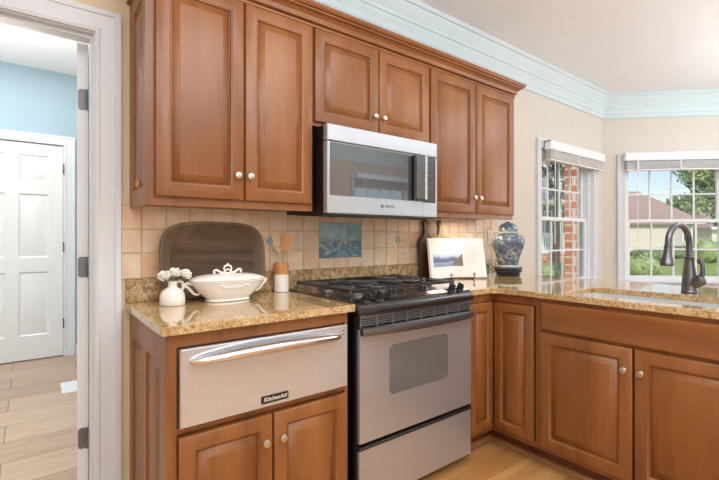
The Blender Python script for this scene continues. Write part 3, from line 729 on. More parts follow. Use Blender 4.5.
# sloped console with rounded nose, slightly bowed
b = MB(); L = []; n = 16
for i in range(n+1):
    u = i/n; x = rx0+(rx1-rx0)*u; bow = .014*math.sin(PI*u)
    L.append([(x, -.584, .928), (x, -.600, .930), (x, -.648-bow, .914), (x, -.662-bow, .906), (x, -.667-bow, .896), (x, -.665-bow, .870), (x, -.655-bow, .862), (x, -.584, .862)])
b.loops(L); con = b.build('control_console', 'black', rg)
def on_slope(x, t):   # t 0..1 along slope front to back
    u = (x-rx0)/(rx1-rx0); bow = .014*math.sin(PI*u); return Vector((x, -.648-bow+t*(.048+bow), .914+t*.016))
nrm = Vector((0, -.30, .95)).normalized()
for x in (.815, .885, 1.375, 1.445):
    p = on_slope(x, .45); b = MB()
    b.cyl(p-nrm*.002, p+nrm*.028, .024, n=24, prof=[(.024, 0), (.024, .12), (.0185, .25), (.0165, 1), (.013, 1.06)])
    k = b.build('knob', 'blackmat', con)
    b = MB(); T = Matrix.Translation(p+nrm*.027) @ nrm.to_track_quat('Z', 'Y').to_matrix().to_4x4() @ Matrix.Rotation(random.uniform(-.2, .2), 4, 'Z'); b.T = T
    b.box(-.0045, .0045, -.019, .019, 0, .010, .002); b.build('knob_grip', 'blackmat', k)
b = MB(); pts = [on_slope(1.10, .25), on_slope(1.335, .25), on_slope(1.335, .85), on_slope(1.10, .85)]
b.loops([[tuple(p+nrm*h) for p in pts] for h in (.0, .0022)]); b.build('display', 'glassdark', con)
b = MB()
for i in range(9):
    for t_ in (.3, .6):
        p = on_slope(.955+i*.015, t_); b.loops([[tuple(p+nrm*h+Vector((dx, dy, 0))) for dx, dy in ((-.0045, -.002), (.0045, -.002), (.0045, .002), (-.0045, .002))] for h in (.001, .002)])
b.build('button_marks', 'logo', con)
# burners
for (x, y, r) in ((.90, -.46, .045), (.90, -.19, .036), (1.13, -.33, .05), (1.36, -.46, .04), (1.36, -.19, .045)):
    b = MB(); b.lathe([(r*1.5, 0), (r*1.45, .003), (r, .005), (r*.95, .014), (r*.6, .014)], (x, y, .922)); bb = b.build('burner', 'burner', rg)
    b = MB(); b.lathe([(r*.85, .0135), (r*.9, .017), (r*.88, .022), (r*.5, .024), (.001, .0245)], (x, y, .922), cap1=False); b.build('burner_cap', 'iron', bb)
# grates: three sections
def bar(b, p, q, w=.006, h=.007):
    p, q = Vector(p), Vector(q); d = (q-p); n_ = Vector((-d.y, d.x, 0)); n_ = n_.normalized() if n_.length > 1e-6 else Vector((1, 0, 0)); up = Vector((0, 0, 1))
    L = []
    for e in (p, q): L.append([tuple(e+n_*w*sx+up*h*sz) for sx, sz in ((-1, -1), (1, -1), (1, .6), (.5, 1), (-.5, 1), (-1, .6))])
    b.loops(L)
gw = (rx1-rx0-.05)/3
for k in range(3):
    gx0 = rx0+.025+k*gw+.003; gx1 = gx0+gw-.006; y0, y1 = -.565, -.085; z = .958; b = MB()
    # perimeter with turned-down ends
    for y in (y0+.01, y1-.01): bar(b, (gx0, y, z), (gx1, y, z))
    for x in (gx0+.006, gx1-.006):
        b.tube([(x, y0+.006, .926), (x, y0+.004, .948), (x, y0+.016, .9605), (x, y0+.04, z+.002)], .0068, 8); b.tube([(x, y1-.006, .926), (x, y1-.004, .948), (x, y1-.016, .9605), (x, y1-.04, z+.002)], .0068, 8)
        bar(b, (x, y0+.03, z), (x, y1-.03, z))
        b.tube([(x, -.325, .926), (x, -.325, z)], .006, 8)
    ym = (y0+y1)/2; bar(b, (gx0, ym, z), (gx1, ym, z))
    xm = (gx0+gx1)/2
    for cy in ((y0+ym)/2, (y1+ym)/2) if k != 1 else (ym,):
        rr = .03
        for (dx, dy) in ((1, 0), (-1, 0), (0, 1), (0, -1)):
            ex = gx1-.006 if dx > 0 else gx0+.006 if dx < 0 else xm
            ey = cy if dx else (cy+dy*(ym-y0)/2 if k != 1 else cy+dy*(ym-y0-.01))
            b.tube([(xm+dx*rr, cy+dy*rr, z-.004), (xm+dx*(rr+.012), cy+dy*(rr+.012), z+.005), (ex, ey, z+.001)], .0058, 8)
        for sx in (-1, 1):
            for sy in (-1, 1): b.tube([(xm+sx*rr, cy+sy*rr, z-.002), (xm+sx*(rr+.01), cy+sy*(rr+.014), z+.005), (xm+sx*(gw/2-.012), cy+sy*.085, z+.001)], .0052, 8)
    b.build('grate', 'iron', rg)
# vent strip
MB().box(rx0+.010, rx1-.008, -.650, -.61, .805, .864).build('vent_backing', 'blackmat', rg)
b = MB()
for z in (.822, .832, .842, .852): b.box(rx0+.014, rx1-.012, -.6565, -.648, z-.0018, z+.0018)
for i in range(9): x = rx0+.014+(rx1-rx0-.03)*i/8; b.box(x, x+.006, -.657, -.648, .812, .860)
b.box(rx0+.012, rx1-.010, -.658, -.648, .857, .863); b.build('vent_louvres', 'vent', rg)
# oven door
dz0, dz1 = .318, .806
b = MB(); ow = (.927, 1.324, .492, .716)
N = 7; outer = rrect(rx0+.012, rx1-.004, dz0, dz1, .003, 0, N); inner = rrect(*ow, .028, 0, N)
b.loops([[(p[0], -.620, p[2]) for p in outer], [(p[0], -.652, p[2]) for p in outer], [(p[0]*.998+.002*1.13, ry-.0, p[2]*.996+.002) for p in outer], [(p[0], ry, p[2]) for p in inner], [(p[0], ry+.006, p[2]) for p in inner]], True, False)
od = b.build('oven_door', 'steel', rg)
b = MB(); b.loops([[(p[0], ry+.005, p[2]) for p in inner], [(p[0], ry+.0015, p[2]) for p in rrect(ow[0]+.001, ow[1]-.001, ow[2]+.001, ow[3]-.001, .027, 0, N)]]); b.build('oven_window', 'oven_glass', od)
b = MB(); pts = []; n = 24
for i in range(n+1):
    u = i/n; pts.append((rx0+.014+u*(rx1-rx0-.022), ry-.012-.040*math.sin(PI*u)**.6, .797+.0*u))
L = []
for i, p in enumerate(pts): L.append([(p[0], p[1]-.008, p[2]-.016), (p[0], p[1]-.012, p[2]-.004), (p[0], p[1]-.009, p[2]+.012), (p[0], p[1]+.002, p[2]+.018), (p[0], p[1]+.012, p[2]+.014), (p[0], p[1]+.010, p[2]-.016)])
b.loops(L); b.build('handle', 'graphite', od)
# storage drawer
b = MB(); b.box(rx0+.012, rx1-.004, ry, -.62, .052, .292, .003); sd = b.build('storage_drawer', 'steel', rg)
b = MB(); b.prism([(-.62, .290), (-.657, .290), (-.659, .297), (-.652, .302), (-.62, .302)], rx0+.010, rx1-.004, 'x'); b.build('drawer_lip', 'blackmat', sd)

# ================================================================== THINGS ON THE LEFT WORKTOP
# dough bowl leaning on the wall
R = Matrix.Translation((.355, -.082, H+.0015)) @ Matrix.Rotation(math.radians(-6), 4, 'X')
def bowl_loop(a, h, y, p, cz):
    out = []
    for i in range(64):
        t_ = 2*PI*i/64; c, s_ = math.cos(t_), math.sin(t_)
        out.append((a*math.copysign(abs(c)**(2/p), c), y, cz+h*math.copysign(abs(s_)**(2/p), s_)))
    return out
hz = .179; b = MB(R)
L = [bowl_loop(.175, .110, .048, 3.2, hz), bowl_loop(.205, .135, .044, 3.4, hz), bowl_loop(.240, .168, .014, 3.6, hz), bowl_loop(.250, .179, -.004, 3.7, hz), bowl_loop(.248, .177, -.010, 3.7, hz), bowl_loop(.238, .167, -.010, 3.7, hz), bowl_loop(.232, .160, -.002, 3.6, hz), bowl_loop(.216, .147, .016, 3.4, hz), bowl_loop(.198, .130, .031, 3.2, hz)]
b.loops(L, True, False)
db = tag(b.build('dough_bowl', 'bowlrim', loc=(.355, -.1, H)), 'dark wooden dough bowl leaning on the tiles behind the tureen', 'bowl')
b = MB(R); b.loops([bowl_loop(.1985, .1305, .0305, 3.2, hz), bowl_loop(.17, .105, .039, 3.0, hz), bowl_loop(.08, .05, .040, 2.6, hz)], False, True)
b.build('bowl_interior', 'bowlwood', db)
# jug
jg = thing('jug', 'small white stoneware jug with a ring handle, holding three white roses', 'jug', (.130, -.185, H+.001))
c_ = (.130, -.185, H+.001)
MB().lathe([(.001, .0), (.047, 0), (.0495, .004), (.050, .02), (.049, .036), (.046, .048), (.038, .060), (.026, .069), (.019, .074), (.0175, .080), (.0175, .094), (.019, .098), (.0165, .0985), (.0150, .094), (.0150, .075), (.001, .070)], c_, 36, cap0=False, cap1=False).build('body', 'jugwhite', jg)
hp = [(c_[0]+.017, c_[1], c_[2]+.092), (c_[0]+.026, c_[1], c_[2]+.098), (c_[0]+.038, c_[1], c_[2]+.094), (c_[0]+.0425, c_[1], c_[2]+.082), (c_[0]+.042, c_[1], c_[2]+.066), (c_[0]+.036, c_[1], c_[2]+.056)]
MB().tube(hp, .0058, 10).build('handle', 'jugwhite', jg)
def rose(center, tilt, label, foot):
    t = thing('white_rose', label, 'flower', center, 'white roses in the jug')
    c0 = Vector(center); q = Vector(tilt).normalized().to_track_quat('Z', 'Y').to_matrix().to_4x4()
    for ring_, (n, r, h, op) in enumerate(((3, .009, .034, .1), (4, .015, .033, .25), (5, .020, .030, .5), (5, .023, .024, .8))):
        for k in range(n):
            b = MB(Matrix.Translation(c0) @ q @ Matrix.Rotation(2*PI*(k+.37*ring_)/n, 4, 'Z')); gr = []
            for iv in range(6):
                v_ = iv/5; row = []
                for iu in range(7):
                    u_ = (iu/6-.5)*2; wd_ = r*.95*math.sin(PI*(.16+.70*v_))
                    rad = .003+r*math.sin(v_*PI/2*min(1, .55+op*.4)); zz_ = -.010+h*v_*(1-.35*max(0, op-.9))-(v_**3)*.006*op
                    row.append((rad*(1-.14*u_*u_)+.0005*random.random(), wd_*u_, zz_-.003*u_*u_*v_))
                gr.append(row)
            vs = [[b.v(p) for p in row] for row in gr]
            for i in range(5):
                for j in range(6): b.f([vs[i][j], vs[i][j+1], vs[i+1][j+1], vs[i+1][j]])
            o = b.build('petal', 'petal', t, 80); s_ = o.modifiers.new('s', 'SOLIDIFY'); s_.thickness = .0008
    b = MB(); b.tube([c0+(q @ Vector((0, 0, -.008))), (c0+Vector(foot))/2+Vector((0, 0, -.004)), Vector(foot), Vector(foot)-Vector((0, 0, .03))], .0018, 6); b.build('stem', 'leaf', t)
    for sgn in (-1, 1):
        b = MB(Matrix.Translation(c0) @ q @ Matrix.Rotation(sgn*1.1+.4, 4, 'Z')); L_ = []
        for i in range(6):
            v_ = i/5; wv = .0085*math.sin(PI*min(1, v_*.92+.04)); L_.append([(.004+.030*v_, -wv, -.011+.008*v_), (.004+.030*v_, 0, -.013+.008*v_), (.004+.030*v_, wv, -.011+.008*v_)])
        b.loops(L_, False, False, closed=False); o = b.build('leaf', 'leaf', t, 80); s_ = o.modifiers.new('s', 'SOLIDIFY'); s_.thickness = .0008
ft = (.130, -.185, H+.085)
rose((.094, -.200, H+.122), (-.35, -.5, .8), 'left white rose in the jug, leaning furthest towards the doorway', ft)
rose((.138, -.192, H+.132), (.02, -.35, 1), 'middle and tallest white rose in the jug', ft)
rose((.178, -.198, H+.124), (.4, -.5, .8), 'right white rose in the jug, nearest the tureen', ft)
# tureen
tu = thing('tureen', 'white lidded ceramic tureen with scroll handles in front of the dough bowl', 'tureen', (.365, -.178, H+.001))
tcx, tcy, tz = .365, -.190, H+.001
def sl(a, bb, z, p=2.8, n=56):
    out = []
    for i in range(n):
        t_ = 2*PI*i/n; c, s_ = math.cos(t_), math.sin(t_)
        out.append((tcx+a*math.copysign(abs(c)**(2/p), c), tcy+bb*math.copysign(abs(s_)**(2/p), s_), tz+z))
    return out
b = MB(); b.loops([sl(.092, .050, 0), sl(.098, .056, .001), sl(.098, .056, .006), sl(.094, .053, .010), sl(.112, .062, .026), sl(.136, .073, .050), sl(.154, .082, .074), sl(.160, .086, .084), sl(.165, .089, .088), sl(.164, .088, .091), sl(.155, .08, .091)]); b.build('body', 'ceramic', tu)
b = MB(); b.loops([sl(.160, .085, .0915), sl(.166, .090, .0925), sl(.168, .0915, .096), sl(.164, .089, .100), sl(.150, .080, .106), sl(.125, .066, .113), sl(.10, .05, .117), sl(.05, .025, .119)]); lid = b.build('lid', 'ceramic', tu)
def P(x, z, y=0): return (tcx+x, tcy+y, tz+z)
b = MB()
for s_ in (-1, 1):
    b.tube([P(s_*.058, .122), P(s_*.064, .128), P(s_*.060, .136), P(s_*.050, .137), P(s_*.040, .130), P(s_*.028, .124), P(s_*.016, .124), P(s_*.012, .134), P(s_*.018, .142), P(s_*.014, .152), P(s_*.004, .156), P(0, .160)], [.005, .005, .0055, .0055, .005, .0055, .0055, .005, .0045, .0045, .0045, .005], 8)
    b.tube([P(s_*.028, .124), P(s_*.034, .117)], .0045, 8)
b.tube([P(-.016, .124), P(0, .120), P(.016, .124)], .005, 8); b.tube([P(0, .156), P(0, .166)], [.006, .003], 8); b.tube([P(-.008, .134), P(0, .140), P(.008, .134)], .0035, 8)
b.build('lid_handle', 'ceramic', lid)
for s_ in (-1, 1):
    b = MB(); b.tube([P(s_*.150, .078), P(s_*.176, .086), P(s_*.186, .082), P(s_*.184, .074), P(s_*.174, .068), P(s_*.162, .054), P(s_*.150, .040), P(s_*.138, .034), P(s_*.124, .036)], [.006, .006, .0075, .0075, .006, .0065, .006, .0055, .004], 8); b.build('side_handle', 'ceramic', tu)
b = MB()
for i in range(15):
    u = (i-7)/7; x = u*.062; z = .064-.012*math.cos(u*PI/2)+.004*math.sin(i*2.1)+.008; y = -.0785+.0-(-.0)*u
    yy = -(.073+(z-.050)*.40)-.0005
    b.lathe([(.001, -.0045), (.0042, -.002), (.0042, .002), (.001, .0045)], P(x, z, yy), 8)
b.build('relief_garland', 'ceramic', tu)
# crock & utensils
cx, cy = .697, -.068; cz = H+.001
ck = thing('utensil_crock', 'white and wood banded cylinder crock holding two wooden utensils', 'crock', (cx, cy, cz))
MB().lathe([(.001, 0), (.0365, 0), (.038, .002), (.038, .090), (.001, .090)], (cx, cy, cz), 36, cap0=False, cap1=False).build('ceramic_base', 'jugwhite', ck)
MB().lathe([(.038, .0901), (.0383, .092), (.0383, .150), (.036, .1525), (.033, .1525), (.033, .10), (.001, .10)], (cx, cy, cz), 36, cap0=False, cap1=False).build('wood_band', 'tanwood', ck)
def utensil(name, label, base, tip, facedir, outline, mat, slots, hr=.0055):
    t = thing(name, label, 'utensil', base)
    p0, p1 = Vector(base), Vector(tip); d = (p1-p0).normalized(); f = Vector(facedir); f = (f-d*f.dot(d)).normalized(); s_ = d.cross(f)
    T = Matrix.Translation(p1) @ Matrix(((s_.x, f.x, d.x), (s_.y, f.y, d.y), (s_.z, f.z, d.z))).to_4x4()
    b = MB(); b.tube([p0, (p0+p1)/2, p1+d*.006], [hr, hr*.9, hr*1.1], 10, flat=.7); b.build('handle', mat, t)
    b = MB(T); n = len(outline)
    if slots:
        # blade as strips between slots
        for k in range(4):
            a0 = -1+k*.5; a1 = a0+.36
            b.loops([[(w_*a0, -.002+.0*w_, h), (w_*a1, -.002, h), (w_*a1, .002, h), (w_*a0, .002, h)] for w_, h in outline[1:-1]])
        for seg in (outline[:3], outline[-3:]): b.loops([[(-w_, -.002, h), (w_, -.002, h), (w_, .002, h), (-w_, .002, h)] for w_, h in seg])
    else: b.loops([[(-w_, -.0024, h), (w_, -.0024, h), (w_, .0024, h), (-w_, .0024, h)] for w_, h in outline])
    b.build('blade', mat, t)
utensil('slotted_spoon', 'pale wooden slotted spoon leaning left in the utensil crock', (cx+.012, cy, cz+.104), (cx-.016, cy-.006, cz+.205), (-.4, -1, 0), [(.007, 0), (.014, .016), (.0185, .036), (.0200, .060), (.019, .082), (.013, .098), (.006, .104)], 'spoonwood', True)
utensil('wooden_spatula', 'tan wooden spatula with a wide squared head in the utensil crock', (cx-.004, cy+.004, cz+.104), (cx+.016, cy-.002, cz+.205), (-.3, -1, 0), [(.007, 0), (.012, .008), (.023, .022), (.028, .040), (.032, .094), (.031, .097)], 'tanwood', False)

# ================================================================== RIGHT WORKTOP THINGS
def paddle_board(label, x, w_, h_, mat, lean_y, handle_h, hole=True, y_b=-.06, r_=.05):
    T = Matrix.Translation((x, y_b, H+.0015)) @ Matrix.Rotation(math.atan2(y_b-lean_y, h_+handle_h)*1.0, 4, 'X')
    th = .018; b = MB(T); hw = w_/2
    out = []
    def arc(cx_, cz_, r, a0, a1, n=6): return [(cx_+r*math.cos(a0+(a1-a0)*i/n), cz_+r*math.sin(a0+(a1-a0)*i/n)) for i in range(n+1)]
    pts = arc(hw-.015, .015, .015, -PI/2, 0)+arc(hw-r_, h_-r_, r_, 0, PI/2)+arc(.022+.03, h_+.03, .03, -PI/2, -PI, 5)+[(.019, h_+handle_h*.6)]+arc(0, h_+handle_h-.026, .026, -.15, PI+.15, 12)+[(-.019, h_+handle_h*.6)]+arc(-.022-.03, h_+.03, .03, 0, -PI/2, 5)+arc(-hw+r_, h_-r_, r_, PI/2, PI)+arc(-hw+.015, .015, .015, PI, 1.5*PI)
    b.loops([[(p[0]*k, y, (p[1]-h_/2)*k+h_/2) for p in pts] for y, k in ((0, .99), (-.002, 1), (-th+.002, 1), (-th, .99))])
    o = b.build('cutting_board', mat, loc=(x, y_b, H)); tag(o, label, 'cutting board')
    q = MB(T); q.cyl((0, .0005, h_+handle_h-.028), (0, -th-.0008, h_+handle_h-.028), .0085, n=16); q.build('hanging_hole', 'slot', o)
    return o, T
paddle_board('dark walnut paddle cutting board, half hidden behind the pale one', 1.815, .15, .285, 'walnut', -.022, .118, y_b=-.052)
o, T = paddle_board('pale paddle cutting board with a leather loop, behind the open cookbook', 1.93, .22, .285, 'boardwood', -.046, .118, y_b=-.090)
zt_ = .285+.118-.028
MB(T).tube([(0, -.016, zt_), (-.012, -.026, zt_+.018), (-.026, -.026, zt_+.014), (-.030, -.026, zt_-.016), (-.034, -.024, zt_-.05), (-.046, -.022, zt_-.068), (-.030, -.024, zt_-.062), (-.022, -.024, zt_-.03), (-.012, -.02, zt_-.008)], .0038, 8).build('leather_loop', 'leather', o)
# cookbook on wire stand
bc = Vector((1.945, -.175, H+.012)); 
bk = thing('open_cookbook', 'open cookbook with a lake photograph, on the black wire stand', 'book', bc)
tiltm = math.radians(-12); BH = .262
def page_T(ang): return Matrix.Translation(bc) @ Matrix.Rotation(math.radians(ang), 4, 'Z') @ Matrix.Rotation(tiltm, 4, 'X')
aL, aR = 2, -33; wl, wr = .228, .232
# same leaning plane for both halves: use one tilt about the mean direction
def page_pt(side, u, z, off):
    a = math.radians(aL if side < 0 else aR); dx = Vector((math.cos(a), math.sin(a), 0)); back = Vector((math.sin(math.radians(22)), math.cos(math.radians(22)), 0))
    n_ = Vector((dx.y, -dx.x, 0)); 
    belly = .006*math.sin(PI*min(1, u*1.0/.23))
    return bc+dx*side*u+n_*(off+belly)+Vector((0, 0, z))+back*z*math.tan(math.radians(12))
def sheet(side, u0, u1, z0, z1, o0, o1, n=8):
    b = MB(); L_ = []
    for i in range(n+1):
        u = u0+(u1-u0)*i/n; L_.append([tuple(page_pt(side, u, z0, o0)), tuple(page_pt(side, u, z0, o1)), tuple(page_pt(side, u, z1, o1)), tuple(page_pt(side, u, z1, o0))])
    return b.loops(L_)
for side, wdt in ((-1, wl), (1, wr)):
    sheet(side, .0, wdt+.004, -.003, BH+.003, -.014, -.011).build('cover', 'cover', bk)
    pg = sheet(side, 0, wdt, 0, BH, -.0108, 0).build('page_block', 'paper', bk)
    if side < 0:
        sheet(side, 0, .200, .075, .188, .0002, .0008).build('photograph', 'print', pg)
        sheet(side, .05, .17, .215, .2175, .0002, .0007).build('text_line', 'ink', pg)
    else:
        sheet(side, 0, .072, .075, .188, .0002, .0008).build('photograph', 'print', pg)
        b = MB(); L_ = []
        for i in range(9): u = .072*i/8; zt2 = .078+.012+.07*u/.072; L_.append([tuple(page_pt(1, u, .076, .0008)), tuple(page_pt(1, u, .076, .0013)), tuple(page_pt(1, u, zt2, .0013)), tuple(page_pt(1, u, zt2, .0008))])
        b.loops(L_).build('photograph', 'hillprint', pg)
        for k in range(9): sheet(side, .098, .098+random.uniform(.07, .1), .200-k*.014, .2020-k*.014, .0002, .0006).build('text_line', 'ink', pg)
st = thing('book_stand', 'black wire book stand with curled feet on the right worktop', 'stand', (1.945, -.2, H))
def W(side, u, z, off): return page_pt(side, u, z-.012, off)
for side, u in ((-1, .075), (1, .115)):
    f_ = W(side, u, .014, .0); dr = Vector((-.37, -.93, 0)).normalized() if side < 0 else Vector((-.45, -.89, 0)).normalized()
    base = Vector((f_.x, f_.y, H+.004))
    sp_ = [base+Vector((.06, .09, 0)), base, base+dr*.035+Vector((0, 0, 0)), base+dr*.05+Vector((0, 0, .004)), base+dr*.055+Vector((0, 0, .014)), base+dr*.048+Vector((0, 0, .022)), base+dr*.042+Vector((0, 0, .028)), base+dr*.05+Vector((0, 0, .038)), base+dr*.062+Vector((0, 0, .040)), base+dr*.066+Vector((0, 0, .032)), base+dr*.060+Vector((0, 0, .028))]
    MB().tube(sp_, .0028, 8).build('foot_scroll', 'wire', st)
b = MB(); bb0 = W(-1, .10, .010, -.018); bb1 = W(1, .14, .010, -.018)
b.tube([W(-1, .10, .010, .012), bb0, W(0, 0, .25, -.022), bb1, W(1, .14, .010, .012)], .0026, 8); b.tube([bb0+Vector((0, .0, -.004)), bb1+Vector((0, 0, -.004))], .0026, 8)
b.tube([W(0, 0, .2, -.024), W(0, 0, .1, -.055), Vector((1.99, -.11, H+.004))], .0026, 8)
b.build('wire_back', 'wire', st)
# ginger jar on stacked dark base
jx, jy = 2.49, -.235
bs = thing('stacked_plates', 'dark stacked round plates under the ginger jar on the right worktop', 'plates', (jx, jy, H+.001))
z = H+.001
for k, (r_, hh) in enumerate(((.088, .020), (.098, .022), (.103, .021))):
    MB().lathe([(.001, 0), (r_-.012, 0), (r_, hh*.35), (r_+.001, hh*.6), (r_-.006, hh-.001), (.001, hh-.001)], (jx, jy, z), 40, cap0=False, cap1=False).build('plate', 'darkplate', bs); z += hh
jr = thing('ginger_jar', 'blue and white porcelain ginger jar with domed lid on dark plates', 'jar', (jx, jy, z))
MB().lathe([(.001, .0), (.068, 0), (.072, .003), (.071, .012), (.074, .03), (.084, .075), (.100, .125), (.113, .165), (.1185, .195), (.117, .222), (.106, .244), (.086, .258), (.074, .262), (.070, .266), (.070, .278)], (jx, jy, z), 56, cap0=False).build('body', 'porcelain', jr)
b = MB(); b.lathe([(.070, .270), (.078, .271), (.081, .276), (.079, .281), (.068, .283)], (jx, jy, z), 48); b.build('lid_rim', 'porcelain_plain', jr)
ld = MB().lathe([(.066, .283), (.068, .286), (.067, .306), (.062, .326), (.050, .342), (.032, .353), (.016, .357), (.015, .362), (.008, .365), (.001, .366)], (jx, jy, z), 48, cap1=False).build('lid', 'porcelain', jr)
MB().lathe([(.0735, -.0005), (.0755, .002), (.0755, .010), (.0735, .013)], (jx, jy, z), 48).build('foot_band', 'porcelain_plain', jr)
for o_j in [jr]: o_j.scale = (1, 1, .925)
# small glass tumbler
gx, gy = 2.40, -.10
tag(MB().lathe([(.001, 0), (.026, 0), (.029, .002), (.034, .085), (.032, .085), (.027, .006), (.001, .005)], (gx, gy, H+.001), 28, cap0=False, cap1=False).build('glass_tumbler', 'blueglass', loc=(gx, gy, H+.001)), 'pale clear glass tumbler by the tiles between cookbook and ginger jar', 'glass')
# outlets
def plate(x, z, label, w_=.072, h_=.115, kind=0):
    t = thing('outlet_plate' if kind == 0 else 'switch_plate', label, 'outlet' if kind == 0 else 'switch', (x, -.011, z))
    MB().box(x-w_/2, x+w_/2, -.017, -.0108, z-h_/2, z+h_/2, .002).build('cover_plate', 'plate', t)
    if kind == 0:
        for dz in (-.021, .021):
            r = MB().box(x-.016, x+.016, -.0185, -.016, z+dz-.014, z+dz+.014, .002).build('receptacle', 'plate', t)
            for dx in (-.006, .006): MB().box(x+dx-.001, x+dx+.001, -.0188, -.018, z+dz-.005, z+dz+.006).build('slot', 'slot', r)
    else: MB().box(x-.012, x+.012, -.021, -.016, z-.026, z+.026, .002).build('rocker', 'plate', t)
plate(2.315, 1.165, 'cream outlet plate showing just above the top of the cookbook')
plate(2.585, 1.20, 'cream switch plate on the tiles just left of the ginger jar', kind=1)

# ================================================================== SINK & FAUCET
sk = thing('sink', 'undermount stainless sink below the cutout in the right worktop', 'sink', (2.02, -1.35, .7))
def rr2(e, z, r=.05): return [(p[0], p[2], z) for p in rrect(SX0-e, SX1+e, SY0-e, SY1+e, r, 0, 5)]
b = MB(); b.loops([rr2(.02, .8835), rr2(-.003+.006, .8835), rr2(.002, .86), rr2(-.002, .70), rr2(-.03, .685), rr2(-.12, .683)], False, True)
o = b.build('basin', 'sinksteel', sk); s_ = o.modifiers.new('s', 'SOLIDIFY'); s_.thickness = .0015; s_.offset = 1
MB().lathe([(.045, 0), (.043, .003), (.03, .001), (.001, 0)], (2.02, -1.35, .6835), 28, cap1=False).build('drain', 'nickel', sk)
fx, fy, fz = 2.335, -1.385, H+.001
fc = thing('faucet', 'dark pull-down kitchen faucet with side lever, behind the sink', 'faucet', (fx, fy, fz))
MB().lathe([(.034, 0), (.037, .004), (.034, .010), (.033, .04), (.029, .10), (.023, .15), (.0215, .172), (.0235, .176), (.0235, .182), (.018, .186)], (fx, fy, fz), 32).build('body', 'bronze', fc)
dv = Vector((-.985, .17, 0)); pts = [Vector((fx, fy, fz+.18)), Vector((fx, fy, fz+.235))]
Rr = .100; top = Vector((fx, fy, fz+.245))
for i in range(0, 19):
    a = PI*i/18*1.0; pts.append(top+dv*(Rr-Rr*math.cos(a))+Vector((0, 0, Rr*1.0*math.sin(a))))
MB().tube(pts, .0150, 14).build('spout', 'bronze', fc)
e = pts[-1]
def HP(h): return e+dv*(.012*h/.12)+Vector((0, 0, -h))
q = MB(); q.tube([HP(-.004), HP(.004), HP(.006), HP(.012), HP(.014), HP(.045), HP(.070), HP(.088), HP(.090), HP(.10), HP(.104)], [.0155, .0155, .018, .018, .0165, .019, .0255, .029, .030, .029, .022], 20)
q.build('spray_head', 'bronze', fc)
q = MB(); hd = Vector((-.25, -.97, .0)).normalized(); c0 = Vector((fx, fy, fz+.035))
q.cyl(c0, c0+hd*.062+Vector((0, 0, .038)), .024, n=24, prof=[(.024, 0), (.029, .55), (.030, .8), (.025, 1.0), (.012, 1.08)]); q.build('valve_body', 'bronze', fc)
p1 = c0+hd*.052+Vector((0, 0, .042))
q = MB(); q.tube([p1, p1+Vector((0, -.008, .025)), p1+Vector((0, -.008, .06)), p1+Vector((-.002, .000, .09)), p1+Vector((0, -.004, .102))], [.013, .011, .010, .012, .007], 12); q.build('lever', 'bronze', fc)

# floor register in the hall
fr_ = thing('floor_register', 'white floor vent register on the wood-look tile beyond the doorway', 'vent', (-.0, 2.02, 0))
MB().box(-.145, .12, 1.88, 2.18, 0.0005, .006, .002).build('register_frame', 'trim', fr_)
for i in range(12):
    y = 1.915+i*.0205; MB().box(-.115, .09, y, y+.012, .006, .0085).build('louvre', 'vinyl', fr_)

# ================================================================== OUTSIDE
def gz(x, y):
    d = (Vector((x, y, 0))-CAM); k = d.x*math.sin(YAW)+d.y*math.cos(YAW); r = d.x*math.cos(YAW)-d.y*math.sin(YAW)
    t_ = max(0, min(1, (k-12)/22)); s_ = t_*t_*(3-2*t_); rr = max(0, min(1, (r/max(k, 1)-.72)/.25))
    return -.35+s_*(.45+.9*rr)
b = MB(); n = 60; grid = []
for i in range(n+1):
    row = []
    for j in range(n+1):
        x = 7+i*1.3; y = -22+j*1.3; row.append(b.v((x, y, gz(x, y)+.05*noise.noise(Vector((x*.3, y*.3, 0))))))
    grid.append(row)
for i in range(n):
    for j in range(n): b.f([grid[i][j], grid[i+1][j], grid[i+1][j+1], grid[i][j+1]])
struct(b.build('lawn', 'grass'))
struct(MB().box(-60, 90, -80, 60, -.75, -.6).build('ground', 'grass'))
def wpt(u, k):
    """place by bearing and distance from the house"""
    d = Vector((math.sin(YAW), math.cos(YAW), 0))*k+Vector((math.cos(YAW), -math.sin(YAW), 0))*(u-359.5)/426.78*k
    return Vector((CAM.x+d.x, CAM.y+d.y, 0))
def leaves(b, c, rad, n, size):
    for i in range(n):
        d = Vector((random.gauss(0, 1), random.gauss(0, 1), random.gauss(0, 1))).normalized(); r = random.uniform(.55, 1.0)
        p = Vector(c)+Vector((d.x*rad[0], d.y*rad[1], d.z*rad[2]))*r
        a = Vector((random.gauss(0, 1), random.gauss(0, 1), random.gauss(0, 1))).normalized()*size; q = (a.orthogonal().normalized()*size*.6)
        vs = [b.v(p+a), b.v(p+q), b.v(p-a), b.v(p-q)]; b.f(vs)
def core(b, c, rad):
    t_ = bmesh.new(); bmesh.ops.create_icosphere(t_, subdivisions=3, radius=1)
    for v in t_.verts:
        k = .84+.22*noise.noise(v.co*2.2+Vector(c)); v.co = Vector((v.co.x*rad[0]*k, v.co.y*rad[1]*k, v.co.z*rad[2]*k))+Vector(c)
    b.merge(t_); t_.free()
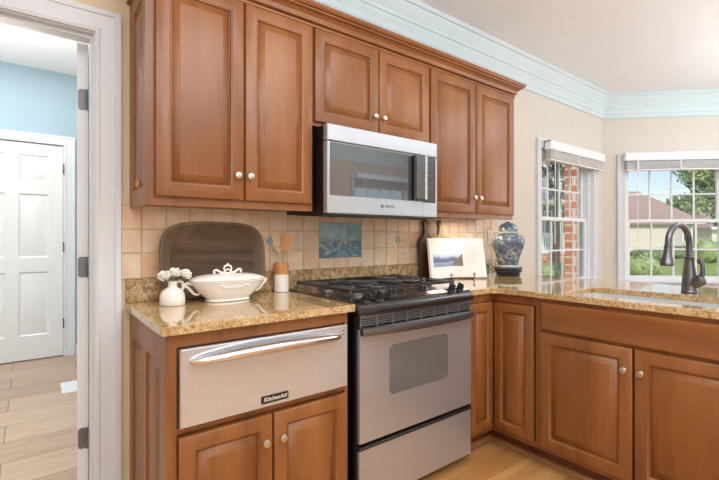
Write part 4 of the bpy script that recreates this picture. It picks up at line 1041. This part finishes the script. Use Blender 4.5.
def tree(pos, h, crown, label, mat, n=900, size=.16, group='trees outside the windows', blobs=9, solid=True, low=.42):
    z0 = gz(pos.x, pos.y); t = thing('tree', label, 'tree', (pos.x, pos.y, z0), group)
    b = MB(); b.tube([(pos.x, pos.y, z0-.1), (pos.x+.1, pos.y, z0+h*.4), (pos.x, pos.y+.1, z0+h*.75)], [crown*.09, crown*.06, crown*.03], 8)
    for k in range(6):
        a = k*1.05; b.tube([(pos.x, pos.y, z0+h*(.3+.06*k)), (pos.x+math.cos(a)*crown*.5, pos.y+math.sin(a)*crown*.5, z0+h*(.5+.06*k))], [crown*.035, crown*.01], 6)
    b.build('trunk', 'bark', t)
    b = MB()
    for k in range(blobs):
        a = random.uniform(0, 2*PI); rr = random.uniform(0, .55)*crown; c = (pos.x+rr*math.cos(a), pos.y+rr*math.sin(a), z0+h*random.uniform(low, .86)); s_ = crown*random.uniform(.38, .6)
        if solid: core(b, c, (s_*.66, s_*.66, s_*.6))
        leaves(b, c, (s_, s_, s_*.85), n//blobs, size)
    b.build('crown', mat, t, 80)
def bush(pos, r, h, label, mat='foliage_light', n=500):
    z0 = gz(pos.x, pos.y); b = MB()
    for k in range(4):
        a = k*1.7; c = (pos.x+r*.4*math.cos(a), pos.y+r*.4*math.sin(a), z0+h*.45); core(b, c, (r*.65, r*.65, h*.5)); leaves(b, c, (r*.68, r*.68, h*.54), n//4, .07)
    tag(b.build('bush', mat, loc=(pos.x, pos.y, z0), smooth=80), label, 'bush', 'bushes outside the windows')
def house(label, u0, u1, k, zb, ze, zr, mat, roofmat, wins, hip=.35, extra=None, depth=8, ridge=None):
    a, c = wpt(u0, k), wpt(u1, k); d = (c-a).normalized(); nb = Vector((-d.y, d.x, 0)); nb = nb if nb.dot(Vector((math.sin(YAW), math.cos(YAW), 0))) > 0 else -nb
    T = Matrix(((d.x, nb.x, 0, a.x), (d.y, nb.y, 0, a.y), (0, 0, 1, 0), (0, 0, 0, 1))); L_ = (c-a).length
    t = thing('house', label, 'house', (a+c)/2)
    MB(T).box(0, L_, 0, depth, zb-1, ze).build('walls', mat, t)
    b = MB(T); o_ = .35; hr = L_*hip
    vs = [b.v(p) for p in ((-o_, -o_, ze), (L_+o_, -o_, ze), (L_+o_, depth+o_, ze), (-o_, depth+o_, ze), (hr, depth/2, zr), (L_-hr, depth/2, zr))]
    for q in ((0, 1, 5, 4), (1, 2, 5), (2, 3, 4, 5), (3, 0, 4), (3, 2, 1, 0)): b.f([vs[i] for i in q])
    b.build('roof', roofmat, t)
    MB(T).box(-o_, L_+o_, -o_-.05, -o_+.05, ze-.15, ze+.03).build('gutter', 'vinyl', t)
    for (f0, f1, z0, z1) in wins:
        w_ = MB(T).box(L_*f0-.08, L_*f1+.08, -.06, .0, z0-.08, z1+.08).build('window', 'vinyl', t)
        MB(T).box(L_*f0, L_*f1, -.08, -.05, z0, z1).build('pane', 'winglass', w_)
    return t, T, L_
# house seen through the bay window
t, T, L_ = house('beige house with brown hipped roof seen through the window behind the faucet', 560, 697, 32, .1, 2.35, 5.0, 'siding', 'roof', [(.735, .755, .9, 1.9), (.80, .82, .9, 1.9), (.90, .92, .9, 1.9), (.965, .98, .9, 1.9)], .20, depth=7)
q = MB(T); q.box(L_*.40, L_*.70, -1.5, 0, -.5, 2.1); q.build('garage_wall', 'siding_white', t)
q = MB(T); q.prism([(-1.8, 2.1), (0, 2.75), (0, 2.1)], L_*.39, L_*.71, 'x'); q.build('garage_roof', 'roof', t)
house('pale house with low roof behind the right-hand trees', 712, 800, 36, .4, 2.0, 3.4, 'siding_white', 'roof', [(.1, .15, .9, 1.6)], .2, depth=6)
# house through the left window
t, T, L_ = house('grey two-storey house with white porch railing seen through the left window', 500, 590, 24, -.2, 5.2, 7.4, 'siding_grey', 'roof', [(.50, .56, 1.3, 2.6), (.66, .72, 1.3, 2.6), (.52, .58, 3.3, 4.4), (.68, .74, 3.3, 4.4)], .2, depth=7)
q = MB(T); q.box(L_*.3, L_*.98, -1.6, 0, .35, .5); q.build('porch_floor', 'vinyl', t)
q = MB(T); q.box(L_*.3, L_*.98, -1.6, -1.52, 1.35, 1.43).box(L_*.3, L_*.98, -1.6, -1.54, .6, .66)
for i in range(30): x = L_*(.3+.68*i/29); q.box(x-.03, x+.03, -1.6, -1.56, .5, 1.4)
q.build('porch_railing', 'vinyl', t)
for f_ in (.32, .52, .74, .95): MB(T).box(L_*f_-.08, L_*f_+.08, -1.62, -1.48, .5, 2.9).build('porch_post', 'vinyl', t)
MB(T).box(L_*.28, L_, -1.9, 0, 2.9, 3.1).build('porch_roof', 'siding_white', t)
MB(T).box(L_*.3, L_*.98, -1.55, 0, -1.0, .35).build('porch_base', 'brick', t)
# brick pier near the house
p = wpt(574, 8.5); a_ = -math.radians(64.5)
T = Matrix.Translation(p) @ Matrix.Rotation(a_, 4, 'Z')
o = struct(MB(T).box(-.17, .05, 0, .35, -.5, 5.0).build('brick_pier', 'brick', loc=p))
o = struct(MB(T).box(.05, .16, .05, .35, -.5, 5.0).build('siding_return', 'siding', loc=p))
# trees & bushes
tree(wpt(702, 46), 12.5, 4.3, 'tall leafy green tree at the right, beyond the beige house', 'foliage_light', 5200, .26, blobs=24, low=.2)
tree(wpt(634, 56), 7.2, 1.9, 'small dark tree behind the left end of the brown roof', 'foliage', 900, .2)
tree(wpt(724, 24), 4.8, 1.5, 'slim green tree furthest right in the window behind the faucet', 'foliage', 900, .12)
tree(wpt(556, 19), 8.5, 1.9, 'loose dark tree filling the upper panes of the left window', 'foliage_dark', 1300, .10, solid=False)
tree(wpt(541, 34), 9, 2.2, 'tree behind the grey porch house', 'foliage', 900, .18)
bush(wpt(640, 15.5), .62, .95, 'round clipped bush nearest the window behind the faucet', 'foliage_light')
bush(wpt(648, 23), .9, .75, 'broad bush in front of the pale garage wall', 'foliage')
bush(wpt(665, 25), 1.0, .65, 'bush under the windows of the beige house', 'foliage')
bush(wpt(682, 27), 1.0, .6, 'bush at the right corner of the beige house', 'foliage')
bush(wpt(706, 21), .8, 1.2, 'bush on the grass bank at the right', 'foliage_light')
bush(wpt(548, 12), .5, .85, 'round bush low in the left window', 'foliage_light')
bush(wpt(561, 13), .5, .8, 'second bush low in the left window, next to the brick pier', 'foliage_light')
